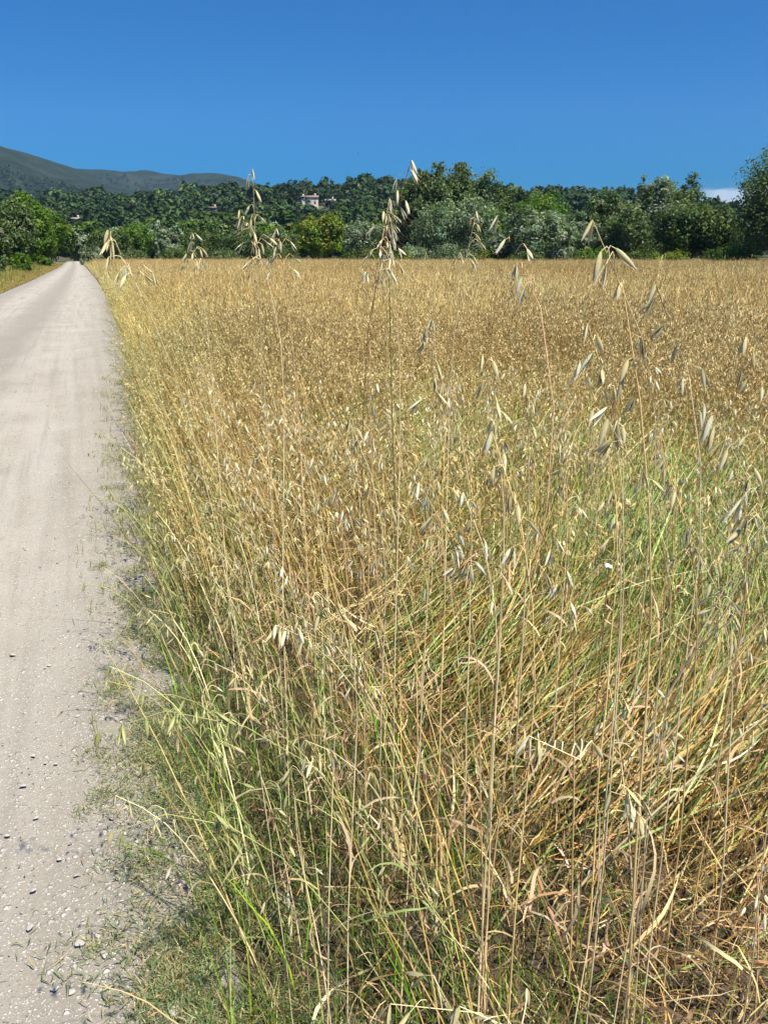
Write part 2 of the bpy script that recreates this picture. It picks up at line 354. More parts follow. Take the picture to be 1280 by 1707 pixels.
# ------------------------------------------------------------------ stones
def stone_proto(rg, sub=2):
    import bmesh
    bm = bmesh.new(); bmesh.ops.create_icosphere(bm, subdivisions=sub, radius=1)
    V = np.array([v.co[:] for v in bm.verts]); T = np.array([[v.index for v in f.verts] for f in bm.faces]); bm.free()
    for _ in range(7):                      # chop flat facets
        n = unit(rg.normal(size=3)); d = rg.uniform(.45, .8); s = V @ n; V = V - np.maximum(s - d, 0)[:, None] * n
    V *= np.array([1, rg.uniform(.6, .9), rg.uniform(.35, .6)]); return V, np.zeros((0, 4), int), T, np.full((len(V), 3), .5)
sp1 = [stone_proto(rng, 1) for _ in range(6)]; sp2 = [stone_proto(rng, 2) for _ in range(6)]
def road_points(n, y0, y1, power=1.0):
    y = y0 * (y1 / y0) ** rng.uniform(0, 1, n) if power == 1 else rng.uniform(y0, y1, n)
    e = edge_x(y); w = (e - ledge_x(y)); x = e + .35 - rng.uniform(0, 1, n) * (w + .3); return x, y
a = Acc(); n = 26000; x, y = road_points(n, 1.0, 26)
vis = np.abs(x) < (y * .95 + .46) * .62; x, y = x[vis], y[vis]; n = len(x)
sz = np.clip(rng.lognormal(math.log(.0016), .55, n), .0008, .008) * np.clip(y / 3.5, 1, 1.8)
w = rng.integers(0, 6, n)
for k in range(6):
    s = w == k; q = s.sum(); M = rots(rng.uniform(0, 6.28, q), rng.uniform(0, 6.28, q), rng.uniform(0, .5, q), sz[s])
    cm = rng.choice([.62, .72, .9, .56, .46, .3], q, p=[.28, .27, .2, .15, .08, .02])[:, None] * np.array([[1, .945, .87]])
    M = M * np.array([1, 1, .6])[None, :, None]; tile(a, sp1[k], M, np.stack([x[s], y[s], .0265 + sz[s] * .0], -1), cm)
m, t, out = nodes_of('small gravel'); at = t.nodes.new('ShaderNodeAttribute'); at.attribute_name = 'Col'
p = t.nodes.new('ShaderNodeBsdfPrincipled'); p.inputs['Roughness'].default_value = .9; t.links.new(at.outputs['Color'], p.inputs['Base Color']); t.links.new(p.outputs[0], out.inputs[0])
tag(link('gravel', a.mesh('gravel', m)), 'loose limestone chips scattered over the track', 'gravel', kind='stuff')
stone_spots = [(70, 617 + 900 - 900 + 0, 0)]
pix = [(22, 1092, .022, 0), (87, 932, .008, 1), (83, 1110, .012, 0), (75, 1114, .01, 0), (130, 1194, .011, 0), (40, 1310, .016, 0), (60, 1364, .014, 0), (55, 1485, .013, 0),
       (135, 1573, .02, 0), (122, 1438, .0, 0), (50, 1547, .014, 0), (175, 1592, .017, 0), (93, 1649, .016, 0), (292, 1688, .024, 0), (94, 1273, .01, 0), (76, 1272, .009, 0),
       (56, 1260, .011, 0), (96, 1008, .008, 0), (232, 987, .009, 0), (14, 1393, .012, 0), (100, 1432, .01, 0), (120, 1655, .013, 0), (128, 1460, .01, 0), (5, 1240, .007, 1), (33, 1444, .006, 1), (186, 1364, .011, 0), (30, 975, .007, 1), (18, 870, .008, 1)]
stm = []
for k in range(6):
    a = Acc(); a.add(sp2[k][0], None, (.5, .5, .5), sp2[k][2]); stm.append(a.mesh('stone', M_STONE))
dk = stm[0].copy(); dk.materials.clear(); dk.materials.append(M_DARKSTONE)
for i, (px, py, s, dark) in enumerate(pix):
    if s == 0: continue
    P0 = at_h(px, py, .03); o = link('stone', dk if dark else stm[i % 6], loc=(P0[0], P0[1], .031 + s * .1)); s *= .75; o.scale = (s, s, s * .5); o.rotation_euler = (rng.uniform(-.2, .2), rng.uniform(-.2, .2), rng.uniform(0, 6.28))
    uniq = {0: 'large pale flat limestone lying on the left of the track', 1: 'small dark stone standing alone on the middle of the track', 13: 'broad pale stone half buried at the grassy edge of the track',
            8: 'pale flat stone among oat shadows at the bottom of the track', 11: 'white stone beside a tuft of couch grass on the track'}
    if i in uniq: tag(o, uniq[i], 'stone')
    else: tag(o, 'small dark stone on the pale track' if dark else 'small angular limestone piece lying on the pale track', 'stone', 'dark stones on the track' if dark else 'limestone pieces on the track')

# ------------------------------------------------------------------ palettes
def pick(cols, n, jit=.16, rg=None, w=None):
    rg = rg or rng; cols = np.array(cols); lum = cols @ np.array([.25, .6, .15]); cols = np.clip(lum[:, None] + (cols - lum[:, None]) * 1.34, .008, .9); k = rg.choice(len(cols), n, p=w); return np.clip(cols[k] * np.exp(rg.normal(0, jit, (n, 1))) * np.exp(rg.normal(0, .05, (n, 3))), .005, .9)
STRAW = [(.62, .48, .25), (.55, .41, .20), (.70, .58, .34), (.48, .35, .16), (.50, .43, .21)]
RUST = [(.52, .35, .18), (.64, .46, .25), (.32, .20, .10), (.74, .57, .34), (.58, .41, .20), (.18, .11, .06)]
GOLD = [(.62, .41, .14), (.54, .34, .11), (.70, .50, .20), (.42, .25, .08), (.68, .53, .27)]
THATCH = [(.32, .22, .12), (.52, .39, .23), (.18, .12, .06), (.42, .28, .16), (.66, .53, .34), (.10, .07, .035), (.14, .09, .05), (.24, .15, .08)]
GREEN = [(.11, .19, .045), (.17, .27, .06), (.06, .12, .035), (.26, .33, .09), (.09, .18, .07)]
BLUEG = [(.18, .27, .10), (.30, .39, .18), (.08, .13, .05), (.42, .48, .26), (.32, .37, .13), (.46, .45, .24)]
YELG = [(.30, .34, .14), (.44, .43, .22), (.18, .24, .08), (.56, .50, .30), (.10, .14, .05), (.22, .30, .11)]
COUCH = [(.19, .24, .13), (.25, .29, .17), (.14, .19, .09), (.33, .34, .2), (.46, .40, .26), (.40, .32, .20)]

# zones on the ground, found from where they stand in the photo
def blob(px, py, h, rx, ry):
    c = at_h(px, py, h); return lambda x, y: np.exp(-(((x - c[0]) / rx) ** 2 + ((y - c[1]) / ry) ** 2))
def mxb(bs): return lambda x, y: np.clip(np.max([b(x, y) for b in bs], axis=0), 0, 1)
Z_LODGE = mxb([blob(1130, 900, .2, 1.15, .85), blob(1010, 760, .3, 1.5, 1.3), blob(680, 740, .3, .9, 1.2), blob(800, 620, .5, 1.6, 1.2), blob(880, 1080, .15, .55, .45), blob(1180, 1180, .1, .55, .55), blob(1060, 1330, .05, .4, .35)])
Z_BLUE = mxb([blob(1160, 890, .25, 1.0, .7), blob(1240, 980, .2, .7, .6), blob(1080, 1000, .15, .45, .35), blob(720, 850, .2, .35, .45), blob(760, 740, .25, .5, .5)])
Z_GREEN = mxb([blob(560, 1600, .0, .55, .5), blob(700, 1500, .0, .35, .3), blob(640, 1330, .0, .3, .3), blob(800, 1250, .0, .25, .25), blob(430, 1330, .0, .35, .5), blob(640, 1400, .0, .42, .35), blob(800, 1650, 0, .3, .25), blob(830, 1120, .05, .5, .35)])
Z_RUST = mxb([blob(520, 860, .2, .38, .8), blob(430, 720, .3, .4, 1.2), blob(640, 980, .15, .4, .4), blob(1080, 1450, 0, .6, .6), blob(900, 1250, .05, .4, .3)])
nA, nB, nC = NS(11, 1.3), NS(12, 3.1), NS(13, .35)

def scatter(n, y0, y1, x_lo=-.25, margin=.62, dens=None, bias=1.0):
    """points in the field inside a widened view wedge; bias>0 favours near"""
    uu = rng.uniform(0, 1, n)
    y = y0 * (y1 / y0) ** uu if bias >= 1.5 else np.sqrt(y0 ** 2 + uu * (y1 ** 2 - y0 ** 2)) if bias == 0 else y0 + (y1 - y0) * uu
    half = (y * .95 + .5) * margin; e = edge_x(y) + x_lo; lo = np.maximum(-half, e)
    x = rng.uniform(-half, half); ok = x > lo
    x, y = x[ok], y[ok]
    if dens is not None: k = rng.uniform(0, 1, len(x)) < dens(x, y); x, y = x[k], y[k]
    return x, y
def cnt(per_m2, y0, y1, margin=.62): return int(per_m2 * (margin * 2) * ((y1 ** 2 - y0 ** 2) * .475 + .5 * (y1 - y0)))
def sstep(a, b, v): t = np.clip((v - a) / (b - a), 0, 1); return t * t * (3 - 2 * t)

# ------------------------------------------------------------------ grass: thatch, green blades, couch grass
A_dry, A_grn, A_couch = Acc(), Acc(), Acc()
def base3(x, y, z): return np.stack([x, y, np.broadcast_to(z, x.shape)], -1)
# dry thatch
for (y0, y1, per, S, wm) in ((.35, 1.9, 5200, 5, 1), (1.9, 3.6, 4200, 4, 1.05), (3.6, 7, 1500, 3, 1.35), (7, 13, 420, 2, 2.1)):
    x, y = scatter(cnt(per, y0, y1), y0, y1, -.05, bias=0)
    u_ = into_field(x, y); g = Z_GREEN(x, y); r_ = Z_RUST(x, y); k = rng.uniform(0, 1, len(x)) < sstep(-.05, .45, u_) * (1 - .7 * g) * (.6 + .4 * r_) * (1 - .6 * Z_LODGE(x, y)) * (.35 + .9 * nB(x * 2, y * 2))
    x, y, r_, u_ = x[k], y[k], r_[k], u_[k]; n = len(x)
    z = rng.uniform(0, 1, n) ** 1.6 * (.18 + .12 * nB(x, y))
    mixr = rng.uniform(0, 1, n) < r_; c = pick(THATCH, n, .22); c[mixr] = pick(RUST, mixr.sum(), .22)
    gold = rng.uniform(0, 1, n) < sstep(2.2, 4.5, y) * .75; c[gold] = pick(GOLD, gold.sum(), .18)
    blades(A_dry, base3(x, y, z), rng.uniform(0, 6.283, n), rng.uniform(.05, .18, n) * (1 if y1 < 4 else 1.5), rng.uniform(.0012, .0034, n) * wm, rng.uniform(.5, 1.6, n), rng.normal(.4, 1.1, n), c, S, rng.normal(0, 1.2, n), .16)
# bundles of broad curled dry leaves near the camera
x, y = scatter(cnt(420, .5, 3.4), .5, 3.4, .2, bias=0); n = len(x)
blades(A_dry, base3(x, y, rng.uniform(.02, .45, n) * (.6 + .4 * nA(x, y))), rng.uniform(0, 6.283, n), rng.uniform(.06, .19, n), rng.uniform(.0035, .0078, n), rng.uniform(.3, 1.5, n), rng.normal(.9, 1.2, n), pick([(.50, .36, .25), (.64, .50, .36), (.36, .24, .15), (.56, .44, .26)], n, .25), 8, rng.normal(0, 2.2, n), .05)
# upright dry stalks (rust coloured brome), leaning to the track near the edge
for (y0, y1, per, S, wm) in ((.8, 3.2, 420, 6, 1), (3.2, 8, 480, 4, 1.15), (8, 16, 260, 3, 1.7)):
    x, y = scatter(cnt(per, y0, y1), y0, y1, .0, bias=0); r_ = Z_RUST(x, y); u_ = into_field(x, y); lod = Z_LODGE(x, y)
    fr_ = 1 - .86 * sstep(.15, .5, x) * (1 - sstep(2.0, 3.0, y)); k = rng.uniform(0, 1, len(x)) < fr_ * (.30 + 1.3 * r_) * (1 - .72 * lod) * (1 - .5 * Z_GREEN(x, y)) * sstep(-.04, .2, u_) * (.35 + .9 * nB(x * 1.7, y * 1.7)); x, y, r_, u_ = x[k], y[k], r_[k], u_[k]; n = len(x)
    lean = np.abs(rng.normal(.08, .12, n)) + .2 * np.exp(-((u_ - .5) / .7) ** 2); azs = np.pi + rng.normal(-.25, .6, n) + np.where(u_ > 1.6, rng.uniform(-3, 3, n), 0)
    c = pick(RUST, n, .18); s2 = rng.uniform(0, 1, n) > .25 + r_; c[s2] = pick(STRAW, s2.sum(), .15)
    blades(A_dry, base3(x, y, 0), azs, rng.uniform(.5, .98, n), rng.uniform(.002, .0037, n) * wm, lean, rng.uniform(0, .35, n), c, S, 0, .018, roll=1.0)
# lodged straw and green stems lying towards the right
for (y0, y1, per, S, wm) in ((.9, 3.2, 3300, 6, 1), (3.2, 8.5, 1700, 4, 1.15)):
    x, y = scatter(cnt(per, y0, y1), y0, y1, .5, bias=0); lod = Z_LODGE(x, y); k = rng.uniform(0, 1, len(x)) < lod ** 1.2; x, y = x[k], y[k]; n = len(x); bl = Z_BLUE(x, y)
    az_ = .55 + 1.5 * (nA(x, y) - .5) + rng.normal(0, .22, n); zz = rng.uniform(0, 1, n) * .36 * nB(x * 1.6, y * 1.6)
    cb = rng.uniform(0, 1, n); c = pick(YELG, n, .3); s1 = cb < .26 + 1.4 * bl; c[s1] = pick(BLUEG, s1.sum(), .3); s2 = (cb > .52 + .4 * bl - .25 * sstep(2.2, 1.4, y)); c[s2] = pick([(.62, .48, .26), (.42, .29, .14), (.20, .13, .06), (.74, .61, .38), (.28, .19, .09), (.54, .38, .17), (.14, .09, .04)], s2.sum(), .25)
    blades(A_grn, base3(x, y, zz), az_, rng.uniform(.3, .8, n), rng.uniform(.0022, .0055, n) * wm, rng.uniform(.95, 1.4, n), rng.uniform(-.1, .6, n), c, S, rng.normal(0, .3, n), .03)
# green blades in the lower layer
for (y0, y1, per, S, wm) in ((.35, 2.0, 5600, 5, 1), (2.0, 4, 3200, 4, 1.1), (4, 9, 1000, 3, 1.5)):
    x, y = scatter(cnt(per, y0, y1), y0, y1, -.05, bias=0); u_ = into_field(x, y); g = Z_GREEN(x, y)
    dn = (.18 + 1.1 * g + 1.0 * np.exp(-((u_ - .15) / .3) ** 2)) * sstep(-.12, .04, u_) * (.25 + 1.1 * nB(x * 2.3, y * 2.3)); k = rng.uniform(0, 1, len(x)) < dn
    x, y, u_, g = x[k], y[k], u_[k], g[k]; n = len(x); c = pick(GREEN, n, .25); s = rng.uniform(0, 1, n) < .2; s2 = rng.uniform(0, 1, n) < .42; c[s2] = pick(THATCH, s2.sum(), .2); c[s] = pick(YELG, s.sum(), .2)
    blades(A_grn, base3(x, y, rng.uniform(0, .05, n)), rng.uniform(0, 6.283, n), rng.uniform(.035, .13, n) * (1 + .3 * g), rng.uniform(.0011, .0026, n) * wm, rng.uniform(.05, .9, n), rng.normal(.5, .6, n), c, S, rng.normal(0, .8, n), .08)
# taller green shoots along the verge and here and there in the field
for (y0, y1, per, S, wm) in ((.5, 3.5, 300, 7, 1), (3.5, 10, 240, 4, 1.2), (10, 26, 120, 3, 2.2)):
    x, y = scatter(cnt(per, y0, y1), y0, y1, -.02, bias=0); u_ = into_field(x, y)
    dn = .12 + .16 * sstep(2.5, 4, y) * (1 - sstep(8, 14, y)) + 1.1 * np.exp(-((u_ - .22) / .32) ** 2) + .5 * Z_GREEN(x, y) + .35 * Z_BLUE(x, y); k = rng.uniform(0, 1, len(x)) < dn * sstep(-.08, .04, u_); x, y, u_ = x[k], y[k], u_[k]; n = len(x)
    c = pick(YELG, n, .2); s = rng.uniform(0, 1, n) < .6; c[s] = pick(GREEN, s.sum(), .25) * 1.25
    az_ = np.pi + rng.normal(-.2, 1.0, n); blades(A_grn, base3(x, y, 0), az_, rng.uniform(.18, .5, n), rng.uniform(.0016, .0036, n) * wm, np.abs(rng.normal(.12, .14, n)) + .12 * np.exp(-u_ / .5), rng.uniform(.1, .9, n), c, S, rng.normal(0, .5, n), .04)
# couch grass mats creeping onto the track: clumps of short two-ranked shoots
def couch_clumps(cl, y_lim, per, S, wm):
    bx, by = [], []
    for (cx, cy, rx, nn) in cl:
        bx.append(cx + rng.normal(0, rx, nn)); by.append(cy + rng.normal(0, rx * 1.1, nn))
    x, y = np.concatenate(bx), np.concatenate(by); k = rng.uniform(0, 1, len(x)) < 1.5 * nS(x, y) - .1; x, y = x[k], y[k]; n = len(x)
    blades(A_couch, base3(x, y, rng.uniform(.024, .04, n)), rng.uniform(0, 6.283, n), rng.uniform(.012, .036, n), rng.uniform(.0014, .0026, n) * wm, rng.uniform(.5, 1.5, n), rng.normal(.3, .5, n), pick(COUCH, n, .22), S, rng.normal(0, .6, n), .08)
nS = NS(21, 18)
cl = []
def cp(px, py): q = at_h(px, py, .02); return q[0], q[1]
for px, py, rx, nn in [(210, 1555, .035, 260), (225, 1400, .035, 260), (165, 1335, .022, 100), (135, 1360, .016, 60), (250, 1560, .04, 260), (330, 1500, .08, 900), (290, 1460, .05, 400), (350, 1620, .08, 1000), (300, 1640, .05, 300),
                       (250, 1010, .08, 500), (230, 1060, .09, 700), (290, 1130, .08, 700), (255, 1115, .07, 400), (200, 1180, .04, 160), (240, 1230, .07, 500), (290, 1250, .09, 900), (330, 1300, .08, 800), (330, 1380, .09, 900), (180, 1285, .03, 120),
                       (190, 1130, .04, 150), (225, 955, .08, 200), (200, 920, .05, 90), (205, 830, .09, 300), (215, 760, .14, 300), (205, 690, .12, 260), (200, 660, .12, 200), (430, 1660, .08, 700), (260, 1590, .03, 120), (160, 1590, .012, 40)]:
    q = cp(px, py); cl.append((q[0], q[1], rx, int(nn * 1.1)))
couch_clumps(cl, 0, 0, 3, 1)
yy = 1.0 * (24 / 1.0) ** rng.uniform(0, 1, 620); xx = edge_x(yy) + rng.normal(.13, .11, 620) - .16 * (rng.uniform(0, 1, 620) < .06) - .05 * np.log(yy)
cl = [(xx[i], yy[i], rng.uniform(.02, .07) * (1 + yy[i] * .05), int(70 if yy[i] > 5 else 150)) for i in range(620)]
couch_clumps(cl, 0, 0, 2, 1.4)
yq = rng.uniform(1.9, 9, 60); xq = edge_x(yq) - rng.uniform(.0, .32, 60); k6 = np.repeat(np.arange(60), 6); n = len(k6)
blades(A_couch, base3(xq[k6] + rng.normal(0, .03, n), yq[k6] + rng.normal(0, .06, n), .028), rng.uniform(0, 6.28, n), rng.uniform(.03, .08, n), .004, rng.uniform(0, .3, n), rng.uniform(0, .3, n), pick([(.30, .30, .14), (.22, .24, .11), (.42, .37, .22)], n, .2), 3)
A_left = Acc()
# left verge: dry and green grass
yv = 16 * (130 / 16) ** rng.uniform(0, 1, 60000); e = ledge_x(yv); xv = e - rng.uniform(-.3, 1, len(yv)) ** 2 * 9 - .1
vis = xv > -(yv * .95 + .5) * .62; xv, yv = xv[vis], yv[vis]; n = len(xv); hgt = np.clip((ledge_x(yv) - xv) / 1.8, .3, 1.25)
c = pick([(.42, .30, .14), (.50, .38, .2), (.34, .25, .12), (.28, .28, .1)], n, .2); s = rng.uniform(0, 1, n) < .4 * hgt; c[s] = pick(GREEN, s.sum(), .25)
blades(A_left, base3(xv, yv, 0), rng.uniform(0, 6.283, n), rng.uniform(.2, .6, n) * hgt, rng.uniform(.006, .012, n) * np.clip(yv / 28, 1, 3), rng.uniform(0, .8, n), rng.uniform(0, .9, n), c, 3, 0, .05, roll=1.5)
tag(link('verge_grass', A_left.mesh('verge_grass', M_STRAW)), 'dry mixed grass along the left side of the track', 'grass', kind='stuff')
tag(link('couch_grass', A_couch.mesh('couch_grass', M_GREEN)), 'low grey green couch grass creeping onto the track', 'grass', kind='stuff')
tag(link('dry_grass', A_dry.mesh('dry_grass', M_STRAW)), 'tangled dry brown grass and fallen leaves under the oats', 'grass', kind='stuff')
tag(link('green_grass', A_grn.mesh('green_grass', M_GREEN)), 'green and yellowing grass growing through the dry oats', 'grass', kind='stuff')

# ------------------------------------------------------------------ wild oats
CR = (.82, .69, .42); CRW = (.90, .83, .62); CRG = (.52, .52, .22)
def lance(acc, L, W, depth, nl, nw, M, C, Cbase):
    """boat-shaped lanceolate glume hanging along -z, hinge at the origin, opening in +y"""
    t = np.linspace(0, 1, nl + 1); w = W * np.sin(np.pi * np.clip(t * .93 + .07, 0, 1)) ** .85 * (1 - .35 * t) + .0002
    s = np.linspace(-1, 1, nw + 1)
    X = w[:, None] * s[None] * .5; Y = depth * (1 - s[None] ** 2) * np.sin(np.pi * t)[:, None] ** .7; Z = -L * t[:, None] * np.ones_like(s)[None]
    V = np.stack([X, Y, Z], -1).reshape(-1, 3) @ np.array(M).T; i = (np.arange(nl)[:, None] * (nw + 1) + np.arange(nw)[None]).ravel()
    k = np.repeat(t, nw + 1)[:, None]; CC = np.array(Cbase) * (1 - k) ** 1.5 + np.array(C) * (1 - (1 - k) ** 1.5)
    acc.add(V, np.stack([i, i + 1, i + nw + 2, i + nw + 1], -1), CC)
def rx(a): c, s = math.cos(a), math.sin(a); return np.array([[1, 0, 0], [0, c, -s], [0, s, c]])
def rzm(a): c, s = math.cos(a), math.sin(a); return np.array([[c, -s, 0], [s, c, 0], [0, 0, 1]])
def spikelet(lod, rg, col, green=False):
    a = Acc(); L = rg.uniform(.022, .029); op = rg.uniform(.08, .32); cb = np.array(col) * (.8, .86, .6)
    if lod == 0:
        for sgn in (0, math.pi):
            lance(a, L * rg.uniform(.92, 1), .0062, .0016, 6, 4, rzm(sgn) @ rx(op), col, cb)
        lance(a, L * .72, .0034, .0012, 4, 2, rx(.05), (.34, .26, .13) if not green else (.25, .30, .10), (.5, .42, .2))
        for q in (-.25, .3):
            P = np.array([[0, 0, -L * .4], [q * .01, .002, -L * .9], [q * .05, .004, -L * 1.45], [q * .12, .006, -L * 1.9]]); tube(a, P, [.0003, .00025, .0002, .00012], 3, (.30, .20, .10))
    else:
        s = 1.15 if lod == 1 else 1.5
        for k, sgn in enumerate((0, math.pi) if lod == 1 else (0,)):
            ws = .0033 * s if lod == 1 else .0036; V = np.array([[0, 0, 0], [-ws, 0, -L * .45], [0, .002, -L * .45], [ws, 0, -L * .45], [0, 0, -L * s]]) @ (rzm(sgn + .2 * k) @ rx(op)).T
            if lod == 1: a.add(V, None, np.array([cb, col, col, col, col]), [[0, 1, 2], [0, 2, 3], [1, 4, 2], [2, 4, 3]])
            else: a.add(V[[0, 1, 4, 3]], [[0, 1, 2, 3]], np.array([cb, col, col, col]))
    return a
def plant_layout(rg, H, lean, nsp, droop, brown=False, panlen=None, bs=.8, n=12):
    """stem polyline, branches and spikelet transforms in local space (grows from the origin, leans to +x)"""
    t = np.linspace(0, 1, n); th = lean * (.4 + .9 * t) + droop * np.clip((t - .7) / .3, 0, 1) ** 1.5 + rg.normal(0, .015, n)
    ya = np.cumsum(rg.normal(0, .05, n)); seg = np.stack([np.sin(th), np.sin(ya) * .12, np.cos(th)], -1) * (H / (n - 1)); P = np.concatenate([[[0, 0, 0]], np.cumsum(seg[1:], 0)])
    pl = panlen or rg.uniform(.22, .32); t0 = 1 - pl / H
    def on(tt): return np.array([np.interp(tt, t, P[:, k]) for k in range(3)])
    br, sp = [], []; left = nsp; nwh = max(6, nsp // 5)
    for w_ in range(nwh):
        if left <= 0: break
        tt = t0 + (1 - t0) * (w_ + rg.uniform(0, .4)) / nwh; o = on(tt); kk = max(1, min(left, int(round(rg.uniform(1.3, 3.6) * (1 - .6 * w_ / nwh) * min(1, nsp / 14)))))
        for _ in range(kk):
            az_ = rg.uniform(0, 6.283); bl = rg.uniform(.03, .105) * (1 - .66 * w_ / nwh) * bs; ns = 1 if bl < .05 else rg.integers(1, 4)
            e1 = o + np.array([math.cos(az_) * bl * .45, math.sin(az_) * bl * .45, bl * rg.uniform(.35, .8)])
            e2 = e1 + np.array([math.cos(az_) * bl * .35, math.sin(az_) * bl * .35, -bl * rg.uniform(.05, .35)])
            br.append(np.array([o, o * .45 + e1 * .55 + [0, 0, .004], e1, e2]))
            sp.append((e2, az_, rg.uniform(.1, .85)))
            for q in range(ns - 1):
                f_ = rg.uniform(.35, .9); m0 = o * (1 - f_) + e1 * f_; e3 = m0 + np.array([math.cos(az_ + rg.normal(0, .8)) * .014, math.sin(az_ + rg.normal(0, .8)) * .014, -rg.uniform(.004, .02)])
                br.append(np.array([m0, (m0 + e3) / 2 + [0, 0, .004], e3])); sp.append((e3, rg.uniform(0, 6.283), rg.uniform(.1, .8)))
            left -= ns
    sp.append((P[-1], 0, .3)); return P, br, sp
def add_leaf(a, rg, P, t, L, W, col):
    n = len(P); o = np.array([np.interp(t * (n - 1), np.arange(n), P[:, k]) for k in range(3)])
    blades(a, o[None], rg.uniform(0, 6.283), L, W, rg.uniform(.25, .8), rg.uniform(.8, 2.2), np.array([col]), 9, rg.normal(0, 1.5), .08, rg=rg)

# shared spikelet meshes for individually built oats
SPK = {}
for key, col, gr in (('straw', CR, False), ('pale', CRW, False), ('green', CRG, True)):
    SPK[key] = [spikelet(0, rng, np.array(col) * np.exp(rng.normal(0, .07)), gr).mesh('spikelet', M_GLUME, True) for _ in range(5)]
for key, col in (('straw', CR), ('pale', CRW), ('green', CRG)):
    SPK[key + 'far'] = [spikelet(1, rng, np.array(col) * np.exp(rng.normal(0, .1))).mesh('spikelet', M_GLUME) for _ in range(5)]
def spmat(e, az_, tilt, s):
    return Matrix.Translation(e) @ Matrix.Rotation(az_, 4, 'Z') @ Matrix.Rotation(-tilt, 4, 'Y') @ Matrix.Rotation(rng.uniform(0, 6.28), 4, 'Z') @ Matrix.Scale(s, 4)
def oat(base, azi, H, lean, nsp, droop, colour, label, group, detail=True, rad=.0018, sps=1.0, brown=False, panlen=None, leaves=None, layout=None):
    rg = rng; P, br, sp = layout if layout else plant_layout(rg, H, lean, nsp, droop, panlen=panlen)
    root = empty('wild_oat', base, azi); tag(root, label, 'wild oat', group)
    sc_ = {'straw': (.92, .73, .40), 'gold': (.88, .60, .24), 'rust': (.74, .46, .23), 'green': (.52, .54, .17), 'dark': (.26, .15, .08)}[colour]; sc_ = np.array(sc_) * math.exp(rg.normal(0, .12))
    spc = {'straw': 'straw', 'gold': 'straw', 'rust': 'pale', 'green': 'green', 'dark': 'pale'}[colour]
    a = Acc(); tt = np.linspace(0, 1, len(P)); cc = sc_[None] * (1 - tt[:, None] * .0) * np.where((np.arange(len(P)) % 4 == 0)[:, None], .75, 1.0)
    tube(a, P, rad * (1.15 - .8 * tt), 5 if detail else 3, cc)
    for b_ in br: tube(a, b_, .00045, 3, sc_ * 1.15)
    link('stem', a.mesh('stem', M_STALK, True), root)
    for k in range(leaves if leaves is not None else rg.integers(1, 4)):
        a = Acc(); add_leaf(a, rg, P, rg.uniform(.12, .62), rg.uniform(.09, .2), rg.uniform(.003, .0058), np.clip(np.array([(.52, .38, .22), (.60, .48, .27), (.40, .27, .15)][k % 3] if colour != 'green' or k % 2 else (.25, .32, .10)) * math.exp(rg.normal(0, .15)), 0, .9))
        link('leaf', a.mesh('leaf', M_STRAW), root)
    for (e, az_, ti) in sp:
        c_ = spc if rg.uniform() > .2 else 'pale' if spc != 'green' else 'straw'
        link('spikelet', SPK[c_ + ('' if detail else 'far')][rg.integers(0, 5)], root, M=spmat(e, az_, ti, sps * rg.uniform(.9, 1.15)))
    return root

def solve_oat(px, py, Y, bpx, bpy, colour, label, nsp=16, droop=.4, panlen=.26, detail=True, rad=.0014, sps=1.0, group=None, leaves=None, bs=.65, fallen=False, pw=2, footpx=None):
    """an oat whose tip stands at distance Y where the photo shows it and whose foot stands on the ground"""
    tip = at_Y(px, py, Y); 
    if fallen: foot = at_h(bpx, bpy, 0)
    else:
        mid = at_Y(bpx, bpy, Y); k = (tip[0] - mid[0]) / max(.1, tip[2] - mid[2]); foot = np.array([mid[0] - k * mid[2] * (.5 if mid[2] > 0 else 1), Y + rng.uniform(-.02, .1), 0])
    if footpx: foot[0] = at_Y(footpx, 900, Y)[0]
    d = tip - foot; hor = math.hypot(d[0], d[1]); H = math.hypot(hor, d[2]) * 1.02; azi = math.atan2(d[1], d[0])
    P, br, sp = plant_layout(rng, H, math.atan2(hor, d[2]) * .8, nsp, droop, panlen=panlen, bs=bs, n=24 if pw > 2 else 12) if not fallen else plant_layout(rng, H, .05, nsp, .05, panlen=panlen, bs=bs)
    # shear/scale the layout so that it ends exactly at the tip
    e = P[-1]; kx, kz = hor - e[0], d[2] / e[2]
    def fx(p): p = np.array(p, float); z = p[..., 2]; p[..., 0] = p[..., 0] + kx * np.clip(z / e[2], 0, 1.1) ** pw; p[..., 2] = z * kz; return p
    lay = (fx(P), [fx(b_) for b_ in br], [(fx(q), a_, ti) for q, a_, ti in sp])
    return oat(tuple(foot), azi, H, 0, nsp, droop, colour, label, group, detail, rad, sps, leaves=leaves, layout=lay)
